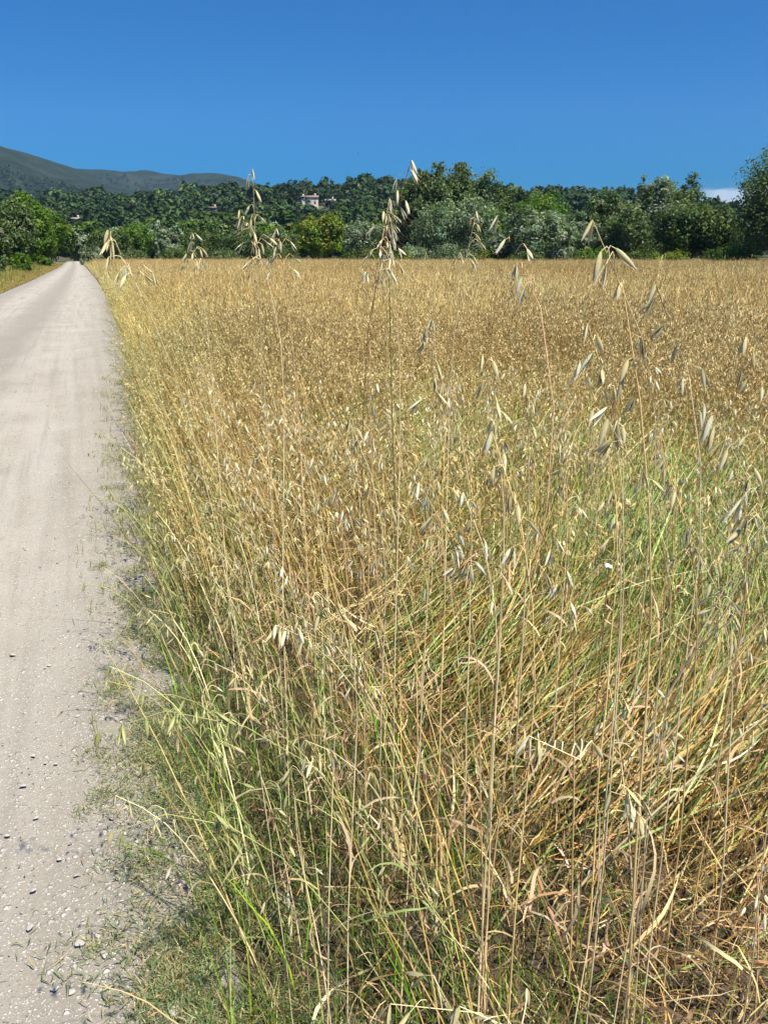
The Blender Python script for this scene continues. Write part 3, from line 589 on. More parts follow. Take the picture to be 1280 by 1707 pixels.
heroes = [
 (686, 266, 1.42, 640, 640, 'dark', 'tallest wild oat, dark stem and heavy drooping head against the big poplars', 50, .3, .22),
 (660, 330, 1.5, 655, 640, 'rust', 'wild oat with a crowded straw head just left of the tallest oat', 40, .4, .15),
 (642, 352, 1.38, 648, 700, 'straw', 'wild oat with pale dense spikelets behind the tallest oat stem', 34, .5, .13),
 (434, 281, 1.62, 444, 640, 'straw', 'tall pale wild oat standing against the forest hill, left of the yellow green tree', 40, .3, .22),
 (398, 350, 1.6, 425, 640, 'straw', 'wild oat with a dense head just left of the tall pale oat', 30, .5, .13),
 (180, 383, 1.05, 300, 480, 'straw', 'wild oat arching left with its head drooping over the far track', 11, .3, .075),
 (490, 380, 1.7, 500, 640, 'rust', 'brownish wild oat in front of the yellow green tree', 18, .5, .11),
 (332, 388, 1.9, 350, 640, 'straw', 'small pale wild oat rising above the far field at left', 14, .5, .10),
 (790, 352, 1.75, 770, 640, 'straw', 'thin wild oat with a narrow head in front of the silver poplar', 12, .4, .13),
 (838, 356, 1.0, 832, 640, 'rust', 'dark stemmed wild oat with two hanging spikelets in front of the willow', 5, .6, .12),
 (990, 366, .78, 1075, 1500, 'straw', 'close wild oat with three large pale spikelets in front of the willow edge', 3, .5, .06),
 (1040, 470, .85, 1060, 1350, 'gold', 'tall thick gold oat stalk standing right of centre', 4, .2, .14),
 (1120, 475, .95, 1100, 1400, 'straw', 'slender wild oat with loose spikelets over the lodged grass at right', 9, .5, .2),
 (1000, 540, .9, 1010, 1450, 'straw', 'wild oat with grey straw spikelets before the golden field', 8, .5, .16),
 (1180, 690, .8, 1250, 1500, 'straw', 'wild oat leaning over the blue green lodged grass', 14, .5, .18),
 (980, 690, .75, 1040, 1500, 'straw', 'wild oat with two big drooping spikelets above the lodged straw', 6, .6, .12),
 (810, 590, 1.0, 820, 1500, 'straw', 'wild oat with one bright white spikelet near the centre', 7, .4, .16),
 (685, 530, 1.15, 690, 1250, 'straw', 'wild oat with a bright pale spikelet left of centre', 8, .4, .16),
 (820, 720, .9, 835, 1600, 'gold', 'long gold oat stalk running down the middle of the field edge', 12, .4, .2),
 (690, 800, .95, 800, 1500, 'rust', 'rust coloured oat stalk leaning left in the centre foreground', 9, .4, .2),
 (500, 985, .95, 560, 1560, 'straw', 'wild oat with a cluster of grey spikelets over the rusty grass', 20, .8, .16),
 (455, 1040, .92, 520, 1580, 'straw', 'wild oat with hanging grey spikelets above the green verge', 16, .9, .14),
 (550, 1250, .9, 560, 1640, 'straw', 'short wild oat drooping over the green grass', 7, .9, .1),
 (860, 1210, .62, 905, 1700, 'straw', 'wild oat with large white spikelets low in the foreground', 7, .9, .1),
 (1040, 1330, .62, 1010, 1800, 'straw', 'wild oat drooping with long pale spikelets over the brown thatch', 9, 1.0, .12),
 (160, 1235, .85, 330, 1290, 'green', 'green wild oat arching left over the pale track', 9, 1.2, .24),
 (190, 1380, .85, 340, 1440, 'green', 'lower green wild oat hanging over the track', 9, 1.2, .2),
 (650, 1672, .46, 850, 2050, 'straw', 'closest wild oat with a large white spikelet at the bottom edge', 3, 1.0, .06),
 (765, 1690, .46, 900, 2100, 'straw', 'close oat with a pale spikelet cut by the bottom edge', 3, 1.0, .06),
 (1230, 560, 1.1, 1200, 1250, 'gold', 'gold wild oat at the right edge before the standing crop', 12, .5, .2),
]
for (px, py, Y, bx_, by_, c_, lab, nsp, dr, pl) in heroes:
    solve_oat(px, py, Y, bx_, by_, c_, lab, nsp, dr, pl, sps=.84 if py < 400 and Y > .9 else 1.0, rad=.0024 if 'thick' in lab else .0009 if 'far track' in lab else .0011 if Y < .9 else .0015, pw=12 if 'far track' in lab else 2, footpx=455 if 'far track' in lab else None, bs=.35 if nsp < 10 else .45 if nsp < 22 else .5, leaves=0 if py < 400 else None)
# long stalks rising through the foreground, and stalks that have fallen to the right
for q, (px, py, bx_, by_, c_) in enumerate([(585, 700, 640, 1500, 'straw'), (610, 640, 610, 1330, 'rust'), (700, 760, 730, 1560, 'gold'), (745, 640, 775, 1420, 'straw'), (770, 820, 800, 1660, 'straw'), (815, 700, 822, 1380, 'gold'), (880, 640, 860, 1500, 'straw'),
        (905, 880, 960, 1640, 'rust'), (930, 740, 930, 1300, 'straw'), (955, 600, 985, 1620, 'gold'), (1030, 820, 1010, 1560, 'straw'), (1065, 560, 1055, 1250, 'straw'), (1090, 760, 1120, 1680, 'gold'), (1150, 900, 1190, 1600, 'straw'), (1215, 780, 1180, 1420, 'rust'),
        (520, 760, 590, 1250, 'rust'), (470, 700, 560, 1180, 'straw'), (430, 640, 520, 1060, 'rust'), (400, 700, 500, 1120, 'gold'), (375, 760, 480, 1180, 'rust'), (660, 900, 700, 1400, 'gold'), (560, 820, 610, 1420, 'rust')]):
    Yb = at_h(bx_, by_, 0)[1]; w_ = ['leftmost', 'left', 'centre left', 'centre', 'centre right', 'right', 'far right'][min(6, int((bx_ - 450) / 115))]
    solve_oat(px, py, Yb * rng.uniform(.86, .97), bx_, by_, c_, f'long {c_} coloured oat stalk rising through the foreground, {w_}, number {q} from none'.split(', number')[0], int(rng.integers(8, 18)), .4, .2, rad=.0021, bs=.5, leaves=1, group=f'long {c_} stalks {w_}')
for q, (px, py, bx_, by_, Y, lab) in enumerate([(1300, 880, 1020, 1330, 1.6, 'thick yellow oat stalk fallen to the right, uppermost of the fallen bundle'), (1330, 960, 1010, 1400, 1.6, 'pale oat stalk fallen to the right in the middle of the bundle'), (1310, 1010, 960, 1440, 1.5, 'fallen oat stalk below the middle of the bundle'), (1290, 850, 1080, 1240, 2.0, 'thin fallen oat stalk behind the bundle'),
        (1340, 1130, 900, 1560, 1.3, 'lowest long oat stalk fallen to the right'), (1310, 1120, 1120, 1420, 1.5, 'short fallen oat stalk at the right edge'), (1250, 960, 1060, 1300, 1.75, 'fallen oat stalk ending just above the bundle')]):
    solve_oat(px, py, Y, bx_, by_, ['straw', 'straw', 'gold'][q % 3], lab, 9, .3, .16, rad=.0034, bs=.5, leaves=1, fallen=True, pw=1.15)
# the other individually built oats: nearest first
cx, cy = scatter(5000, .55, 4.6, .12, margin=.56, bias=0)
dn = .35 + .65 * (1 - Z_LODGE(cx, cy)); dn *= (1 - .3 * Z_GREEN(cx, cy)); k = rng.uniform(0, 1, len(cx)) < dn; cx, cy = cx[k], cy[k]
sel = []
for i in rng.permutation(len(cx)):
    if len(sel) >= 240: break
    if cy[i] < 1.0 and (abs(cx[i]) < .42 * (cy[i] + .3)) : continue
    if cx[i] > .25 and cy[i] < 2.3 and rng.uniform() < .8: continue
    if rng.uniform() > min(1, 2.6 / (cy[i] + .2) ** 1.1) * (1 if into_field(cx[i], cy[i]) < .55 else .7): continue
    if all((cx[i] - cx[j]) ** 2 + (cy[i] - cy[j]) ** 2 > .0022 for j in sel): sel.append(i)
sel.sort(key=lambda i: cy[i])
ZL = {'verge': 'in the verge grass', 'rust': 'among rusty stalks', 'lodge': 'over flattened grass', 'green': 'in green grass', 'mid': 'in the field'}
for q, i in enumerate(sel):
    x_, y_ = cx[i], cy[i]; u_ = float(into_field(x_, y_)); z = 'verge' if u_ < .45 else 'rust' if Z_RUST(x_, y_) > .5 else 'lodge' if Z_LODGE(x_, y_) > .55 else 'green' if Z_GREEN(x_, y_) > .5 else 'mid'
    col = {'verge': rng.choice(['green', 'straw', 'green']), 'rust': rng.choice(['rust', 'straw', 'gold']), 'lodge': rng.choice(['gold', 'straw', 'rust', 'green']), 'green': rng.choice(['green', 'straw', 'rust']), 'mid': rng.choice(['straw', 'gold', 'rust'])}[z]
    H = {'verge': rng.uniform(.5, .8), 'rust': rng.uniform(.65, .98), 'lodge': rng.uniform(.6, .95), 'green': rng.uniform(.5, .85), 'mid': rng.uniform(.7, 1.05)}[z]
    if y_ < 1.3: H *= .82
    azi = np.pi + rng.normal(-.2, .7) if u_ < 1.0 else rng.uniform(0, 6.28)
    d_w = 'close up' if y_ < 1.7 else 'middle distance' if y_ < 2.8 else 'further back'
    px_ = 640 + F * x_ / (y_ * .95 + .5); c_w = 'left' if px_ < 430 else 'centre left' if px_ < 700 else 'centre right' if px_ < 980 else 'right'
    cw = {'green': 'green stemmed', 'straw': 'straw stemmed', 'gold': 'gold stemmed', 'rust': 'rust stemmed'}[col]; hw = 'short' if H < .65 else 'tall' if H > .85 else 'mid height'
    ns_ = int(rng.integers(8, 21)); sw = 'sparse headed' if ns_ < 12 else 'full headed' if ns_ > 16 else 'loose headed'
    lab = f'{hw} {sw} {cw} oat {ZL[z]}, {c_w}, {d_w}'
    oat((x_, y_, 0), azi, H, abs(rng.normal(.06, .07)) + (.3 if u_ < .6 else .16 if u_ < 1 else 0), ns_, rng.uniform(.1, .7), str(col), lab, lab.replace(' oat ', ' oats '), detail=q < 130)

# the rest of the oats, baked in one object
def proto_plant(rg, lod, cstem, cgl, H=.9):
    a = Acc(); P, br, sp = plant_layout(rg, H, abs(rg.normal(.06, .05)), {1: 12, 2: 7, 3: 5}[lod], rg.uniform(.1, .8))
    if lod == 1:
        tube(a, P[::2], np.linspace(.0022, .0011, len(P[::2])), 3, cstem)
        for b_ in br: tube(a, b_[[0, -1]], .0005, 3, np.array(cstem) * 1.1)
        for k in range(2): add_leaf(a, rg, P, rg.uniform(.2, .65), rg.uniform(.12, .25), .006, np.array(cstem) * rg.uniform(.75, 1.15))
    else:
        Pp = P[[0, 5, 8, 11]] if lod == 2 else P[[0, 7, 11]]; w = .0055 if lod == 2 else .009
        sd_ = np.array([w / 2, 0, 0]); V = np.stack([Pp - sd_, Pp + sd_], 1).reshape(-1, 3); i = np.arange(len(Pp) - 1) * 2; a.add(V, np.stack([i, i + 1, i + 3, i + 2], -1), cstem)
        if lod == 2: blades(a, P[4][None], rg.uniform(0, 6.28), .2, .009, .5, 1.6, np.array([cstem]) * 1.0, 3, 0, .05, rg=rg)
    for (e, az_, ti) in sp:
        s_ = spikelet(lod, rg, np.array(cgl) * math.exp(rg.normal(0, .15))).arrays(); M = np.array(spmat(e, az_, ti * (1 if lod == 1 else .6), {1: 1.15, 2: 1.25, 3: 1.7}[lod]))[:3]
        a.add(s_[0] @ M[:, :3].T + M[:, 3], s_[1], s_[3], s_[2])
    return a.arrays()
A_oat = Acc()
PC = [((.58, .42, .17), (.66, .51, .25)), ((.50, .33, .11), (.56, .39, .15)), ((.42, .25, .08), (.62, .45, .20)), ((.54, .43, .17), (.64, .52, .25)), ((.30, .18, .06), (.46, .30, .11))]
def field_h(x, y): return (.80 + .22 * nA(x, y)) * (1 - .5 * Z_LODGE(x, y)) * (.68 + .32 * sstep(.2, 1.3, into_field(x, y)))
for (lod, y0, y1, per, nv, bias) in ((1, 2.4, 9.5, 270, 14, 0), (2, 9.5, 28, 150, 12, 0), (3, 28, 122, 12, 10, 1)):
    x, y = scatter(cnt(per, y0, y1), y0, y1, .1, bias=bias); lod_ = Z_LODGE(x, y); u_ = into_field(x, y)
    k = rng.uniform(0, 1, len(x)) < (1 - .8 * lod_) * (1 - .7 * Z_BLUE(x, y)) * (.45 + .55 * sstep(.2, 1., u_)) * (.6 + .4 * sstep(2.4, 5, y)); x, y, u_ = x[k], y[k], u_[k]; n = len(x); H = field_h(x, y) * rng.uniform(.85, 1.1, n)
    tall = rng.uniform(0, 1, n) < np.where(y > 7, .035, .015); H[tall] *= rng.uniform(1.12, 1.42, tall.sum())
    tone = nC(x * 1.0, y * .6) * .6 + nA(x * .5, y * .5) * .4; wv = rng.integers(0, nv, n)
    for v in range(nv):
        cs, cg = PC[v % 5]; pr = proto_plant(rng, lod, cs, cg); s = wv == v; q = s.sum()
        ta = np.where(u_[s] < 1.2, np.pi + rng.normal(-.3, .7, q), rng.uniform(0, 6.28, q)); tl = np.abs(rng.normal(.05, .09, q)) + .28 * np.exp(-(u_[s] / .8) ** 2)
        tn = (tone[s] - .5)[:, None]; greeny = (np.exp(-(u_[s] / 1.0) ** 2) * .5)[:, None]
        cm = (1.04 if lod == 1 else 1.34) * np.exp(rng.normal(0, .13, (q, 1))) * (1 + np.array([[.15, .28, .45]]) * tn * 1.2) * (1 + np.array([[-.14, .04, .02]]) * greeny * 2)
        tile(A_oat, pr, rots(rng.uniform(0, 6.28, q), ta, tl, np.ones(q) * rng.uniform(.9, 1.1, q), H[s] / .9), base3(x[s], y[s], 0), cm)
# lower straw body of the far field so that it reads dense
x, y = scatter(60000, 9, 122, .15, bias=1); n = len(x)
blades(A_oat, base3(x, y, 0), rng.uniform(0, 6.28, n), field_h(x, y) * rng.uniform(.5, .9, n), .004 + .00022 * y, np.abs(rng.normal(.1, .15, n)), rng.uniform(0, 1.2, n), pick(STRAW + GOLD, n, .2), 2, 0, .03, roll=1.5)
tag(link('oat_field', A_oat.mesh('oat_field', M_STRAW)), 'ripe golden oats standing across the whole field', 'crop', kind='stuff')

# ------------------------------------------------------------------ small flowers and a snail on the stems
def flower(px, py, Y, lab, pal):
    c = at_Y(px, py, Y); root = empty('field_flower', (c[0] + .02, c[1] + .02, 0)); tag(root, lab, 'flower'); h_ = c[2]
    a = Acc(); tt = np.linspace(0, 1, 6)[:, None]; P = np.array([[0, 0, 0]]) * (1 - tt) + np.array([[-.02, -.02, h_]]) * tt + np.sin(tt * 3) * [[.02, 0, 0]] * (1 - tt); tube(a, P, .0011, 4, (.20, .24, .10)); link('stem', a.mesh('stem', M_GREEN), root)
    a = Acc(); n = 44; az_ = rng.uniform(0, 6.28, n); le = rng.uniform(.2, 1.5, n); blades(a, np.tile([[-.02, -.02, h_]], (n, 1)), az_, rng.uniform(.006, .011, n), .0035, le, .2, pick([pal], n, .12), 2, 0, .05, tip=.4); link('petals', a.mesh('petals', M_GREEN), root)
flower(347, 846, 3.0, 'mauve scabious flower low in the verge beside the track', (.50, .36, .62)); flower(332, 798, 3.4, 'small violet flower in the verge behind the mauve scabious', (.40, .30, .62))
flower(497, 834, 2.4, 'pale pink flower among the rusty stalks', (.62, .46, .55)); flower(648, 422, 1.7, 'pinkish white flower head at the foot of the tallest oat head', (.75, .62, .66))
import bmesh
def snail(px, py, Y, lab):
    c = at_Y(px, py, Y); a = Acc(); th = np.linspace(0, 5.2 * math.pi, 64); g_ = np.exp(.085 * (th - th[-1])); rr = .0032 * g_
    P = np.stack([np.cos(th) * rr * 1.3, np.sin(th) * rr * 1.3, (1 - g_) * .0052], -1); tube(a, P, .0030 * g_ + .0001, 10, np.where((np.arange(64) % 2 == 0)[:, None], [[.80, .77, .70]], [[.76, .72, .64]]))
    root = link('snail', a.mesh('snail', M_STALK, True), loc=tuple(c)); root.rotation_euler = (.5, .3, .4); tag(root, lab, 'snail')
    b_ = Acc(); tube(b_, [[c[0] + .03, c[1] + .05, 0], [c[0] + .012, c[1] + .02, c[2] * .5], [c[0] + .002, c[1] + .002, c[2] - .003]], [.0016, .0014, .001], 4, (.34, .2, .1))
    st_ = empty('dry_stalk', (c[0] + .03, c[1] + .05, 0)); tag(st_, 'bare rusty stalk that carries the white snail' if px > 1000 else 'bare stalk with the lower white snail', 'stalk')
    V = link('stem', b_.mesh('stem', M_STALK), st_); V.location = (-c[0] - .03, -c[1] - .05, 0)
snail(1013, 945, 1.1, 'white snail clinging to the tip of a bare rusty stalk')

# ------------------------------------------------------------------ hills
HP = [(-300, 372), (0, 356), (120, 352), (200, 348), (280, 348), (340, 344), (400, 338), (450, 338), (500, 339), (530, 337), (560, 337), (600, 332), (650, 328), (700, 332), (760, 338), (850, 346), (940, 347), (1000, 350), (1060, 354), (1150, 370), (1210, 382), (1280, 390), (1700, 400)]
RY = 620.0
rp = np.array([at_Y(px, py, RY) for px, py in HP]); bump_n = NS(31, .02); bump2 = NS(32, .06)
def hill_h(x, y):
    hr = np.interp(x * RY / np.maximum(y, 200) * (.35 + .65 * np.maximum(y, 200) / RY), rp[:, 0], rp[:, 2]); s = sstep(235, RY, y); 
    back = 1 - .55 * sstep(RY, 1100, y)
    return np.maximum(hr * s * back + 5 * (bump_n(x, y) - .5) * s * (1 - .6 * sstep(500, RY, y)), 0) - .6 * (1 - sstep(235, 260, y))
hl = link('forest_hill', gridmesh(np.linspace(-560, 640, 150), np.linspace(225, 1150, 110), hill_h, M_HILL, 'forest_hill')); tag(hl, kind='structure')
MB = [(-500, 300), (60, 292), (100, 284), (150, 280), (180, 282), (210, 287), (245, 283), (262, 284), (290, 290), (340, 293), (390, 298), (425, 306), (480, 321), (560, 340), (700, 365), (900, 395), (1200, 420)]
MF = [(-700, 130), (-300, 190), (0, 243), (40, 256), (80, 271), (110, 284), (150, 303), (200, 314), (250, 328), (330, 344), (450, 372), (600, 410)]
def ridge(prof, RD, y0, y1, seed, rough, name, fall):
    q = np.array([at_Y(px, py, RD) for px, py in prof]); n1_, n2_, n3_ = NS(seed, .005), NS(seed + 1, .014), NS(seed + 2, .04)
    def hf(x, y):
        hr = np.interp(x, q[:, 0], q[:, 2]); s = sstep(y0, RD, y) ** .85; k = np.exp(-((y - RD) / 160.) ** 2) 
        gul = (n1_(x, y * .5) - .5) * 60 + (n2_(x, y * .6) - .5) * 26 + (n3_(x, y) - .5) * 8
        return np.maximum(hr, 0) * s * (1 - fall * sstep(RD, y1, y)) + gul * s * rough * (1 - .93 * k) - 3 + (n3_(x * 1.3, 0 * y) - .5) * 5 * k
    o = link(name, gridmesh(np.linspace(-2700, 1500, 340), np.linspace(y0, y1, 120), hf, M_MOUNT, name)); tag(o, kind='structure'); return hf
m, t, out = nodes_of('mountain scrub'); L = t.links; tcn = t.nodes.new('ShaderNodeTexCoord'); G = tcn.outputs['Object']
b0 = ramp(nnoise(.012, 8, .65), [(.35, (.011, .022, .013)), (.5, (.022, .034, .022)), (.62, (.042, .048, .038))])
b1 = mixc(ramp(nnoise(.09, 5, .7), [(.5, (0, 0, 0)), (.6, (1, 1, 1))]), b0, (.018, .03, .014))
b1 = mixc(ramp(nnoise(.03, 9, .75), [(.70, (0, 0, 0)), (.73, (1, 1, 1))]), b1, (.42, .39, .35))
p = t.nodes.new('ShaderNodeBsdfPrincipled'); p.inputs['Roughness'].default_value = 1; p.inputs['Specular IOR Level'].default_value = 0; L.new(b1, p.inputs['Base Color'])
b = t.nodes.new('ShaderNodeBump'); b.inputs['Distance'].default_value = 6; L.new(nnoise(.05, 8, .7), b.inputs['Height']); L.new(b.outputs[0], p.inputs['Normal']); L.new(p.outputs[0], out.inputs[0]); M_MOUNT = m
hfB = ridge(MB, 2700., 1700., 3700., 51, 1.0, 'mountain_ridge', .4)
hfF = ridge(MF, 1900., 950., 2600., 61, 1.0, 'mountain_slope', .5)

# ------------------------------------------------------------------ trees
def leafcloud(a, rg, lobes, ncl, per, cr, leaf, cols, inner=.45, updn=.4, asp=1.0, flat=1.0, nr=.75, jit=.22):
    lobes = np.array(lobes, float); vol = np.prod(lobes[:, 3:], 1) ** (2 / 3.); k = rg.choice(len(lobes), ncl, p=vol / vol.sum()); Lb = lobes[k]
    d = unit(rg.normal(size=(ncl, 3))); rr = inner + (1 - inner) * rg.uniform(0, 1, ncl) ** .5; c = Lb[:, :3] + d * Lb[:, 3:] * rr[:, None]
    crs = cr * rg.uniform(.6, 1.4, ncl)
    ctr = np.repeat(c, per, 0); dv = rg.normal(size=(ncl * per, 3)); dv = unit(dv) * rg.uniform(0, 1, (len(dv), 1)) ** .45
    pts = ctr + dv * np.repeat(crs, per)[:, None] * np.array([1, 1, flat]); out_ = unit(dv * .7 + np.repeat(d, per, 0) * .5 + rg.normal(size=dv.shape) * nr + [0, 0, updn])
    t1 = unit(np.cross(out_, rg.normal(size=out_.shape))); t2 = np.cross(out_, t1); s = leaf * rg.uniform(.6, 1.4, len(pts)); 
    V = np.stack([pts - t1 * s[:, None] * asp, pts + t2 * s[:, None] * .55, pts + t1 * s[:, None] * asp, pts - t2 * s[:, None] * .55], 1)
    cc = pick(cols, ncl, .10, rg); C = np.repeat(cc, per, 0) * np.exp(rg.normal(0, jit, (len(pts), 1))); 
    V[..., 2] = np.maximum(V[..., 2], .05)
    a.add(V.reshape(-1, 3), np.arange(len(pts) * 4).reshape(-1, 4), np.repeat(C, 4, 0)); return c
def trunkmesh(rg, lobes, c, H, rad, nl=10, shown=.2):
    a = Acc(); lobes = np.array(lobes); top = np.array([lobes[:, 0].mean(), lobes[:, 1].mean(), H * .82]); n = 8; tt = np.linspace(0, 1, n)[:, None]
    P = top * tt + rg.normal(0, rad * .5, (n, 3)) * [1, 1, 0] * np.sin(tt * 3.1); P[0] = 0; tube(a, P, rad * (1.25 - 1.1 * tt[:, 0]), 8, (.2, .17, .13))
    for i in rg.choice(len(c), min(nl, len(c)), replace=False):
        q = c[i]; f_ = np.clip(q[2] / H * .55, .1, .75); o = top * f_; mid = (o + q) / 2 + [0, 0, .06 * H * rg.uniform(-.3, .6)]; tube(a, [o, mid, q], [rad * .45, rad * .28, rad * .06], 5, (.2, .17, .13))
    return a.mesh('trunk', M_BARK, True)
def make_tree(kind, rg, H, W, cols, style, det=1.0, leaf=.16, mat=None):
    """crown of that height and width; style: poplar (several upright flames), round, willow, pine, bush"""
    lobes = []
    if style == 'poplar':
        for _ in range(5): 
            x0, y0 = rg.uniform(-.24, .24, 2) * W; h_ = H * rg.uniform(.74, 1.0); lobes.append((x0, y0, h_ * .55, W * .24, W * .24, h_ * .42))
        lobes.append((0, 0, H * .38, W * .42, W * .42, H * .3)); ncl, cr, inner = int(150 * det), W * .10, .35
    elif style == 'round':
        lobes = [(0, 0, H * .52, W * .36, W * .36, H * .38)]
        for _ in range(6): q = rg.uniform(0, 6.28); lobes.append((math.cos(q) * W * .24, math.sin(q) * W * .24, H * rg.uniform(.3, .72), W * .24, W * .24, H * .24))
        ncl, cr, inner = int(120 * det), W * .10, .45
    elif style == 'willow':
        lobes = [(0, 0, H * .5, W * .34, W * .34, H * .44)]
        for _ in range(8): q = rg.uniform(0, 6.28); lobes.append((math.cos(q) * W * .28, math.sin(q) * W * .28, H * rg.uniform(.25, .6), W * .2, W * .2, H * .26))
        ncl, cr, inner = int(130 * det), W * .065, .5
    elif style == 'pine':
        for _ in range(5): q = rg.uniform(0, 6.28); r_ = rg.uniform(.05, .26); lobes.append((math.cos(q) * W * r_, math.sin(q) * W * r_, H * rg.uniform(.6, .8), W * .3, W * .3, H * .2))
        lobes.append((0, 0, H * .45, W * .34, W * .34, H * .3)); ncl, cr, inner = int(34 * det), W * .11, .6
    elif style == 'cypress': lobes = [(0, 0, H * .52, W * .5, W * .5, H * .48)]; ncl, cr, inner = int(40 * det), W * .2, .5
    else:
        for _ in range(5): q = rg.uniform(0, 6.28); lobes.append((math.cos(q) * W * .25, math.sin(q) * W * .2, H * rg.uniform(.3, .5), W * .28, W * .25, H * .42))
        ncl, cr, inner = int(60 * det), W * .09, .4
    a = Acc(); per = {'pine': 16, 'bush': 60, 'cypress': 20}.get(style, 75); c = leafcloud(a, rg, lobes, ncl, per, cr, leaf, cols, inner, .4, {'willow': 1.7}.get(style, 1.1), nr=.3 if style == 'pine' else .65, jit=.1 if style == 'pine' else .2)
    if style == 'poplar':                   # loose upright sprays break the outline
        top_l = [l_ for l_ in lobes[:-1]]; leafcloud(a, rg, [(l_[0] + rg.uniform(-.05, .05) * W, l_[1], l_[2] + l_[5] * .75, W * .08, W * .08, l_[5] * .35) for l_ in top_l], int(22 * det), 34, W * .05, leaf, cols, .2)
    zmax = np.concatenate(a.V)[:, 2].max(); k = H / zmax
    for i in range(len(a.V)): a.V[i][:, 2] *= k
    root = empty(kind, (0, 0, 0)); link('trunk', trunkmesh(rg, lobes, c * [1, 1, k], H, max(.08, H * .016)), root); link('crown', a.mesh('crown', mat or M_LEAF), root); return root
def put(root, px, Y, z=0.0, label=None, cat='tree', group=None, rz=None, sc=None):
    P = at_Y(px, hz, Y); root.location = (P[0], Y, z); root.rotation_euler = (0, 0, rng.uniform(0, 6.28) if rz is None else rz)
    if sc: root.scale = (sc, sc, sc)
    tag(root, label, cat, group); return root
C_POP = [(.09, .125, .05), (.12, .16, .07), (.17, .205, .11), (.07, .10, .04)]
C_SIL = [(.15, .19, .12), (.21, .25, .17), (.11, .15, .08), (.27, .31, .22)]
C_DRK = [(.068, .10, .036), (.09, .125, .044), (.05, .078, .03), (.12, .15, .052)]
C_BRT = [(.09, .15, .03), (.12, .19, .04), (.07, .12, .025), (.16, .22, .06)]
C_YEL = [(.13, .18, .045), (.18, .22, .06), (.10, .14, .035), (.23, .23, .07)]
C_PIN = [(.05, .08, .03), (.064, .092, .035), (.038, .06, .026), (.078, .105, .04), (.052, .072, .04)]
def hm(py_top, Y, z=0): return CAMH + (hz - py_top) / F * Y * 1.0 * (1 / math.cos(PITCH)) * .965 - z
def tree_at(kind, px, top, wpx, Y, cols, style, label, det=1.0, leaf=.16, cat='tree'):
    r_ = np.random.default_rng(abs(int(px * 7 + top))); P = at_Y(px, top, Y); z = at_Y(px, hz, Y); W = wpx * (1.18 if px > 680 and style != 'bush' else 1) / F * (Y * math.cos(PITCH))
    t_ = make_tree(kind, r_, P[2], W, cols, style, det, leaf); return put(t_, px, Y, 0, label, cat)
